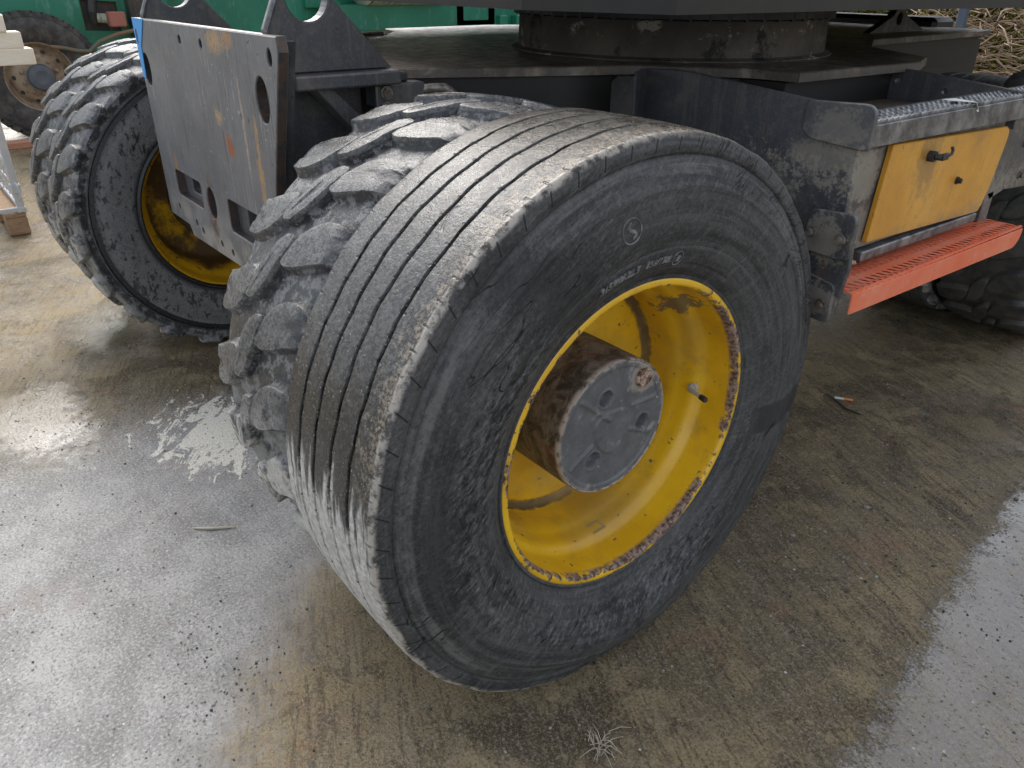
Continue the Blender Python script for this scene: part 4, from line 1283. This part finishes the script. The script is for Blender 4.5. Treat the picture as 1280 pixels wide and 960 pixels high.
    # mudguard panel behind the door
    MB().plate([[(1.305, 0.96), (1.31, 0.78), (1.36, 0.74), (1.44, 0.755), (1.62, 0.742), (1.66, 0.70), (1.95, 0.70), (1.95, 0.948)]], 0.010, (-0.03, 0, 0), (0, 1, 0), (0, 0, 1), 0.002).obj('mudguard_panel', 'black', exc)
    for p in ((-0.0298, 1.515, 0.785), (-0.0298, 1.49, 0.872)):
        hexbolt(MB(), p, (1, 0, 0), 0.008, 0.01, 1.4).obj('mudguard_bolt', 'bolt', exc)
    MB().box((-0.50, 1.302, 0.62), (-0.045, 1.32, 0.95), 0.002).obj('mudguard_wall', 'dark', exc)
    # rear ears and cross member
    for x in (-0.98, -1.62):
        MB().plate([[(2.29, 1.066), (2.73, 1.066), (2.56, 1.13), (2.54, 1.150), (2.51, 1.155), (2.47, 1.150), (2.455, 1.13)], circle(2.505, 1.115, 0.022, 20)], 0.03, (x, 0, 0), (0, 1, 0), (0, 0, 1), 0.003).obj('lifting_ear', 'dark', exc)
    MB().box((-2.0, 3.22, 0.72), (-1.17, 3.42, 1.098), 0.02).obj('rear_crossmember', 'shadeblack', exc)
    MB().plate([roundpoly([(-1.20, 0.72), (-1.20, 1.02), (-1.0, 1.015), (-0.985, 0.99), (-1.0, 0.72)], 0.02, 3), circle(-1.03, 0.985, 0.012, 14)], 0.04, (0, 3.0, 0), (1, 0, 0), (0, 0, 1), 0.003).obj('rear_bracket', 'dark', exc)
    # upper structure turned over the ring
    up = empty('upper_structure', (-1.2, 1.40, 0), exc, radians(0))
    ol = [(-1.22, -1.22), (0.66, -1.24), (0.96, -1.12), (0.98, -0.5), (1.06, 0.1), (0.80, 1.2), (0.55, 1.85), (0.0, 2.1), (-0.9, 2.1), (-1.22, 1.7)]
    MB().plate([ol], 0.189, (0, 0, 1.385), (1, 0, 0), (0, 1, 0), 0.01).obj('slew_platform', 'shadeblack', up)
    MB().box((-1.18, 0.25, 1.388), (0.76, 1.55, 2.25), 0.06).obj('engine_housing', 'door', up)
    MB().plate([[(-1.15, 1.56), (0.60, 1.56), (0.50, 1.84), (0.0, 2.08), (-0.9, 2.08), (-1.15, 1.75)]], 0.75, (0, 0, 2.14), (1, 0, 0), (0, 1, 0), 0.03).obj('counterweight', 'black', up)
    cb = MB().box((-1.18, -0.80, 1.388), (-0.32, 0.22, 2.85), 0.06).obj('cab', 'door', up)
    MB().box((-1.10, -0.808, 1.75), (-0.40, -0.802, 2.72), 0.002).obj('cab_window', 'glass', up)


build_chassis()


# ------------------------------------------------------------------ ground
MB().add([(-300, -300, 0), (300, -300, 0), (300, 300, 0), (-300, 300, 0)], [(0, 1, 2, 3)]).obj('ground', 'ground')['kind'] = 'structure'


def stone(mb, x, y, r, rnd):
    b = bmesh.new()
    bmesh.ops.create_icosphere(b, subdivisions=1, radius=r)
    sx, sy, sz = rnd.uniform(0.7, 1.3), rnd.uniform(0.7, 1.3), rnd.uniform(0.45, 0.8)
    a = rnd.uniform(0, 6.3)
    for v in b.verts:
        k = rnd.uniform(0.75, 1.15)
        px, py = v.co.x * sx * k, v.co.y * sy * k
        v.co = Vector((x + px * cos(a) - py * sin(a), y + px * sin(a) + py * cos(a), max(v.co.z * sz * k + r * sz * 0.55, 0.0005)))
    mb.bm(b)


def build_ground_bits():
    rnd = random.Random(5)
    pale, dark = MB(), MB()
    clumps = [((-0.54, -0.70), 0.05, 36), ((-0.42, -0.62), 0.04, 30), ((-1.62, -0.72), 0.07, 30), ((-0.80, -0.98), 0.08, 24), ((0.30, 0.62), 0.09, 60), ((0.10, 0.90), 0.05, 20), ((0.25, 1.1), 0.10, 50), ((-1.2, -0.9), 0.1, 24), ((-0.36, -0.72), 0.05, 40)]
    for (cx, cy), s, n in clumps:
        for _ in range(n):
            stone(rnd.choice((pale, pale, dark)), rnd.gauss(cx, s), rnd.gauss(cy, s), rnd.uniform(0.0012, 0.0036), rnd)
    for _ in range(3600):
        x, y = rnd.uniform(-2.6, 0.7), rnd.uniform(-1.1, 1.6)
        stone(rnd.choice((pale, pale, dark)), x, y, rnd.choice((0.001, 0.0013, 0.0016, 0.002, 0.0026, 0.0034)), rnd)
    for x, y, r in ((0.231, 0.645, 0.007), (0.188, 0.667, 0.006), (0.07, 0.883, 0.009), (0.02, 0.62, 0.007), (0.06, 0.7, 0.006), (0.30, 1.25, 0.008), (-1.25, 0.1, 0.010)):
        stone(pale, x, y, r, rnd)
    tag(pale.obj('pale_grit', 'grit'), 'pale grit and small stones strewn over the wet concrete', 'grit', kind='stuff')
    tag(dark.obj('dark_grit', 'darkgrit'), 'dark crumbs of dirt strewn over the wet concrete', 'grit', kind='stuff')
    # cigarette end
    cg = empty('cigarette_end', (-0.30, 1.385, 0), None, radians(35))
    tag(cg, 'orange and white cigarette end lying on wet concrete right of the big tyre', 'cigarette')
    MB().tube([(-0.030, 0, 0.0045), (0.0, 0, 0.0045)], 0.0042, 10).obj('paper', 'white', cg)
    MB().tube([(0.0, 0, 0.0045), (0.028, 0, 0.0045)], 0.0044, 10).obj('filter', 'orange', cg)
    t = MB().tube([(-0.36, 1.375, 0.004), (-0.31, 1.345, 0.010), (-0.26, 1.325, 0.006), (-0.21, 1.335, 0.003)], [0.002, 0.004, 0.004, 0.002], 6).obj('twig', 'twig')
    tag(t, 'thin dark twig beside the cigarette end', 'twig')
    t = MB().tube([(-0.93, -0.575, 0.003), (-0.90, -0.54, 0.005), (-0.872, -0.49, 0.004)], [0.002, 0.004, 0.002], 6).obj('straw', 'straw')
    tag(t, 'pale straw lying left of the front tyres', 'straw')
    g = MB()
    for _ in range(26):
        a, l = rnd.uniform(0, 6.3), rnd.uniform(0.02, 0.05)
        x, y = 0.163 + rnd.gauss(0, 0.010), -0.194 + rnd.gauss(0, 0.010)
        g.tube([(x, y, 0.001), (x + cos(a) * l * 0.5, y + sin(a) * l * 0.5, rnd.uniform(0.008, 0.016)), (x + cos(a) * l, y + sin(a) * l, rnd.uniform(0.002, 0.012))], [0.0009, 0.0008, 0.0004], 4)
    tag(g.obj('dry_grass_tuft', 'straw'), 'small tuft of dry grass on the concrete in front of the big tyre', 'grass tuft')
    # paper scrap on the grating
    s = MB().add([(-0.050, 0.985, 1.0195), (-0.030, 0.975, 1.0205), (0.016, 1.012, 1.0185), (0.0175, 1.03, 0.998), (0.0175, 1.022, 0.998), (0.002, 1.02, 1.019), (-0.036, 1.012, 1.0215)], [(0, 1, 2, 5, 6), (2, 3, 4, 5)])
    so = s.obj('paper_scrap', 'white')
    md = so.modifiers.new('thick', 'SOLIDIFY')
    md.thickness = 0.0008
    tag(so, 'torn white paper scrap on the grey grating step', 'paper')


build_ground_bits()


# ------------------------------------------------------------------ green truck far left
def build_truck():
    tr = empty('green_truck', (-7.3, 1.5, 0))
    tag(tr, 'old green truck with rusty wheel and pale tank parked behind the excavator', 'truck')

    def off(mb):
        mb.v = [(x + 7.3, y - 1.5, z) for x, y, z in mb.v]
        return mb
    # side panel with recess
    o = (-7.32, 0, 0)
    pan = [(-2.2, 0.60), (1.10, 0.60), (1.10, 2.2), (-2.2, 2.2)]
    off(MB().plate([pan, [(0.73, 0.80), (1.02, 0.79), (1.02, 1.02), (0.73, 1.04)]], 0.03, o, (0, 1, 0), (0, 0, 1), 0.004)).obj('side_panel', 'green', tr)
    off(MB().box((-7.75, -2.2, 0.5), (-7.36, 1.1, 2.2), 0.01)).obj('recess_back', 'dark', tr)
    off(MB().tube([(-7.28, 0.82, 1.05), (-7.27, 0.80, 0.95), (-7.29, 0.80, 0.86)], 0.035, 10)).obj('recess_hose', 'hose', tr)
    off(MB().tube([(-7.30, 0.82, 0.90), (-7.28, 0.95, 0.89)], 0.04, 12)).obj('recess_pipe', 'tank', tr)
    off(MB().box((-7.26, 0.90, 0.83), (-7.16, 1.04, 0.95), 0.01)).obj('red_coupling', 'fadedred', tr)
    off(MB().box((-7.36, 1.09, 0.55), (-7.18, 1.235, 2.2), 0.01)).obj('dark_post', 'dark', tr)
    off(MB().box((-7.36, 1.24, 0.55), (-7.15, 1.42, 2.2), 0.02)).obj('green_post', 'green', tr)
    off(MB().box((-7.42, 1.05, 0.50), (-7.365, 3.3, 2.2), 0.01)).obj('rear_panel', 'green', tr)
    # running gear seen above the deck
    off(MB().box((-7.25, 2.95, 0.735), (-7.0, 5.9, 0.985), 0.01)).obj('chassis_rail', 'green', tr)
    off(MB().box((-7.02, 2.95, 0.705), (-6.94, 4.75, 0.742), 0.006)).obj('rail_flange', 'brownrail', tr)
    off(MB().box((-7.06, 3.0, 0.58), (-6.98, 4.15, 0.702), 0.006)).obj('rusty_rail', 'brownrail', tr)
    off(MB().box((-7.20, 4.16, 0.50), (-7.05, 6.2, 0.732), 0.006)).obj('lower_panel', 'green', tr)
    off(MB().tube([(-6.93, 4.70, 0.73), (-6.90, 4.78, 0.73)], 0.035, 12)).obj('pipe_end', 'tank', tr)
    off(MB().tube([(-7.0, 2.93, 0.62), (-7.0, 2.93, 1.02)], 0.028, 10)).obj('vertical_pipe', 'green', tr)
    off(MB().tube([(-7.0, 2.90, 0.98), (-6.9, 2.93, 0.98)], 0.05, 14)).obj('pipe_mouth', 'green', tr)
    off(MB().tube([(-7.05, 3.2, 1.42), (-7.05, 3.3, 1.42), (-7.05, 4.25, 1.42), (-7.05, 4.4, 1.42)], [0.30, 0.45, 0.45, 0.25], 32)).obj('tank', 'tank', tr, 50)
    off(MB().box((-7.4, 2.8, 0.95), (-7.3, 6.3, 2.2), 0.01)).obj('body_side', 'green', tr)
    mb = MB()
    for y0, y1 in ((4.42, 4.52), (4.85, 4.95)):
        mb.box((-7.12, y0, 0.80), (-7.0, y1, 1.5), 0.006)
    mb.box((-7.12, 4.42, 0.76), (-7.0, 4.95, 0.82), 0.006)
    off(mb).obj('step_frame', 'green', tr)
    off(MB().box((-7.2, 4.53, 0.83), (-7.13, 5.6, 1.5), 0.01)).obj('battery_box', 'dark', tr)
    off(MB().box((-7.05, 4.97, 0.55), (-6.92, 5.08, 0.86), 0.01)).obj('support_post', 'green', tr)
    off(MB().box((-7.02, 5.18, 0.50), (-6.88, 5.36, 0.86), 0.01)).obj('support_post', 'green', tr)
    # curved rusty mudguard strip across the wheel
    off(MB().tube([(-6.98, 0.37, 0.705), (-6.97, 0.45, 0.695), (-6.97, 0.56, 0.668), (-6.97, 0.65, 0.66), (-6.97, 0.74, 0.73), (-6.97, 0.9, 0.785), (-6.97, 1.06, 0.815)], 0.016, 8)).obj('mudguard_strip', 'brownrail', tr)
    # wheel
    w = empty('wheel', (-7.02 + 7.3, 0.25 - 1.5, 0.475), tr)
    prof = [(-0.01, 0.262), (0.004, 0.272), (0.012, 0.30), (0.024, 0.35), (0.028, 0.40), (0.02, 0.435), (0.008, 0.455), (0.012, 0.46), (0.004, 0.478), (-0.012, 0.488), (-0.14, 0.492), (-0.27, 0.488), (-0.30, 0.45), (-0.305, 0.38), (-0.28, 0.265)]
    mb = MB().revolve(prof, 96, True)
    rnd = random.Random(2)
    for k in range(40):
        a0 = 2 * pi * k / 40
        for sgn in (0, 1):
            x0, x1 = ((0.012, -0.07), (-0.075, -0.16))[sgn]
            a = a0 + sgn * 0.08
            da = 0.062
            vs = []
            for x in (x0, x1):
                for aa, rr in ((a - da, 0.455 if x > 0 else 0.485), (a + da, 0.455 if x > 0 else 0.485), (a + da * 0.88, 0.499), (a - da * 0.88, 0.499)):
                    vs.append((x, rr * cos(aa), rr * sin(aa)))
            mb.add(vs, [(0, 1, 2, 3), (7, 6, 5, 4), (0, 4, 5, 1), (1, 5, 6, 2), (2, 6, 7, 3), (3, 7, 4, 0)])
    mb.v = [(x, y, max(z, -0.472)) for x, y, z in mb.v]
    mb.obj('tyre', 'trucktyre', w, 40)
    rp = [(-0.02, 0.272), (-0.004, 0.272), (0.0, 0.268), (-0.004, 0.258), (-0.03, 0.252), (-0.055, 0.236), (-0.075, 0.225), (-0.060, 0.205), (-0.035, 0.172), (-0.032, 0.105), (-0.032, 0.001), (-0.05, 0.001), (-0.08, 0.2), (-0.1, 0.23)]
    MB().revolve(rp, 80, True).obj('rim', 'creamrim', w, 40)
    MB().revolve([(-0.033, 0.102), (0.03, 0.100), (0.042, 0.092), (0.048, 0.06), (0.048, 0.05), (0.046, 0.045), (0.046, 0.001)], 48).obj('hub_cap', 'bluegrey', w, 40)
    nut = hexbolt(MB(), (-0.034, 0, 0), (1, 0, 0), 0.013, 0.026, 1.3).mesh('wheel_nut', 'creamrim')
    slot = MB().tube([(-0.001, 0, 0), (0.001, 0, 0)], 0.018, 14).mesh('hand_hole', 'dark')
    for k in range(10):
        a = 2 * pi * (k + 0.5) / 10
        link('wheel_nut', nut, w, (0, 0.138 * cos(a), 0.138 * sin(a)))
        a = 2 * pi * k / 10
        h = link('hand_hole', slot, w, (-0.046, 0.195 * cos(a), 0.195 * sin(a)))
        h.rotation_mode = 'QUATERNION'
        h.rotation_quaternion = Vector((0.80, -0.6 * cos(a) * -1, -0.6 * sin(a) * -1)).to_track_quat('X', 'Z')
        h.scale = (1, 1, 1)


build_truck()


# ------------------------------------------------------------------ pallet, wire cage, timbers (left edge)
def build_cage():
    px, py = -4.0, -0.435           # near corner of the pallet
    p = empty('wooden_pallet', (px - 0.4, py - 0.6, 0))
    tag(p, 'worn wooden pallet standing on the concrete under the wire cage', 'pallet')
    blk = MB().box((-0.07, -0.05, 0), (0.07, 0.05, 0.095), 0.006).mesh('block', 'wood')
    for bx in (-0.33, 0, 0.33):
        for by in (-0.55, 0, 0.55):
            link('block', blk, p, (bx, by, 0))
    brd = MB().box((-0.4, -0.05, 0.0955), (0.4, 0.05, 0.117), 0.003).mesh('deck_board', 'wood')
    for by in (-0.55, -0.275, 0, 0.275, 0.55):
        link('deck_board', brd, p, (0, by, 0))
    c = empty('wire_cage', (px - 0.4, py - 0.6, 0.118))
    tag(c, 'galvanised wire mesh cage standing on a wooden pallet at the left', 'cage')
    corner = [(0.385, 0.585), (0.385, -0.585), (-0.385, -0.585), (-0.385, 0.585)]
    post = MB().box((-0.018, -0.018, 0.0), (0.018, 0.018, 0.72), 0.003)
    pm = post.mesh('post', 'galv')
    foot = MB().box((-0.045, -0.045, -0.028), (0.02, 0.026, 0.028), 0.003)
    fm = MB().box((-0.022, -0.022, 0.001), (0.022, 0.022, 0.03), 0.003).mesh('foot', 'galv')
    hook = MB().tube([(0.02, 0.0, 0.16), (0.028, 0.01, 0.14), (0.028, 0.012, 0.10), (0.022, 0.006, 0.07)], 0.006, 8).box((-0.024, -0.024, 0.10), (0.024, 0.024, 0.15), 0.004).mesh('latch', 'galv')
    for x, y in corner:
        link('post', pm, c, (x, y, 0))
        link('foot', fm, c, (x, y, 0))
        link('latch', hook, c, (x, y, 0))
    wires = MB()
    for a, b in zip(corner, corner[1:] + corner[:1]):
        A, B = Vector((*a, 0)), Vector((*b, 0))
        n = int((B - A).length / 0.1)
        for i in range(1, n):
            q = A.lerp(B, i / n)
            wires.tube([q + Vector((0, 0, 0.03)), q + Vector((0, 0, 0.70))], 0.0035, 5)
        for k in range(1, 7):
            wires.tube([A + Vector((0, 0, 0.03 + k * 0.11)), B + Vector((0, 0, 0.03 + k * 0.11))], 0.0035, 5)
        d = Vector((0.012, 0.012, 0.012))
    wires.obj('wire_mesh', 'galv', c)
    for a, b in zip(corner, corner[1:] + corner[:1]):
        for z in (0.015, 0.71):
            MB().box((min(a[0], b[0]) - 0.008, min(a[1], b[1]) - 0.008, z - 0.012), (max(a[0], b[0]) + 0.008, max(a[1], b[1]) + 0.008, z + 0.012), 0.003).obj('frame_rail', 'galv', c)
    for (dz, dy, rz, lab) in ((0.8425, 0.035, 0.05, 'cream timber lying lowest across the top of the wire cage'), (0.918, 0.0, 0.02, 'cream timber stacked on another above the wire cage'), (0.9935, -0.05, -0.12, 'cream timber crossing topmost on the timber stack above the cage')):
        t = MB().box((-0.06, -1.25, 0), (0.06, 0.12, 0.075), 0.004).obj('timber', 'cream')
        t.location = (-4.0, -0.37 + dy, dz)
        t.rotation_euler = (0, 0, rz)
        tag(t, lab, 'timber', 'cream timbers on the cage')
    b = MB().box((-0.07, -0.22, 0.0), (0.07, 0.06, 0.05), 0.004).obj('board', 'orangewood')
    b.location = (-6.66, 0.02, 0)
    tag(b, 'reddish board lying on the ground by the truck wheel', 'board')


build_cage()


# ------------------------------------------------------------------ hedge, brambles, post behind
def build_hedge():
    rnd = random.Random(21)
    vs, fs = [], []
    for i in range(61):
        for k in range(13):
            x, z = -9.5 + 13 * i / 60, 2.5 * k / 12
            vs.append((x, 10.5 + 0.25 * sin(x * 3.1 + z * 2) + rnd.uniform(-0.2, 0.2) + 0.5 * (z / 2.5) ** 2, z + rnd.uniform(-0.06, 0.06) if k else -0.02))
    for i in range(60):
        for k in range(12):
            a = i * 13 + k
            fs.append((a, a + 13, a + 14, a + 1))
    bank = MB().add(vs, fs).obj('hedge_bank', 'darkleaf')
    bank['kind'] = 'structure'
    f = MB().box((-0.03, -0.03, 0), (0.03, 0.03, 2.2), 0.004).box((-0.036, -0.036, 0.80), (0.036, 0.036, 0.86), 0.003)
    p = f.obj('fence_post', 'post', None, None, (-2.30, 6.0, 0))
    tag(p, 'blue grey steel post standing in front of the brambles', 'post')
    mb = MB()
    for _ in range(1500):
        x, y = rnd.uniform(-3.4, 0.8), rnd.uniform(6.5, 8.6)
        z = rnd.uniform(0, 1.3)
        a, l = rnd.uniform(0, 6.3), rnd.uniform(0.3, 0.9)
        b = rnd.uniform(-0.5, 0.9)
        pts = []
        for k in range(6):
            t = k / 5
            pts.append((x + cos(a) * l * t + rnd.gauss(0, 0.02), y + sin(a) * l * t * 0.5, max(0.01, z + b * l * (t - 0.9 * t * t) + rnd.gauss(0, 0.02))))
        mb.tube(pts, [rnd.uniform(0.004, 0.010)] * 3 + [0.004, 0.003, 0.002], 4, False)
    tag(mb.obj('bramble_thicket', 'bramble', None, 180), 'tangled dry brown bramble stems beyond the excavator at the right', 'brambles', kind='stuff')

    def leaves(n, bx, by, bz, s0, s1):
        q = MB()
        for _ in range(n):
            x, y, z = rnd.uniform(*bx), rnd.uniform(*by), rnd.uniform(*bz)
            s = rnd.uniform(s0, s1)
            u = Vector((rnd.gauss(0, 1), rnd.gauss(0, 1), rnd.gauss(0, 1))).normalized()
            w = u.orthogonal().normalized()
            c = Vector((x, y, z))
            q.add([c - u * s, c + w * s * 0.5, c + u * s, c - w * s * 0.5], [(0, 1, 2, 3)])
        return q
    tag(leaves(22000, (-8.0, -2.0), (7.9, 9.0), (0, 2.4), 0.018, 0.042).obj('leafy_hedge', 'leaf'), 'yellow green leafy hedge behind the excavator', 'hedge', kind='stuff')
    tag(leaves(16000, (-8.0, 1.5), (9.0, 10.4), (0, 2.2), 0.03, 0.07).obj('dark_hedge', 'darkleaf'), 'dark undergrowth behind the brambles', 'undergrowth', kind='stuff')


build_hedge()
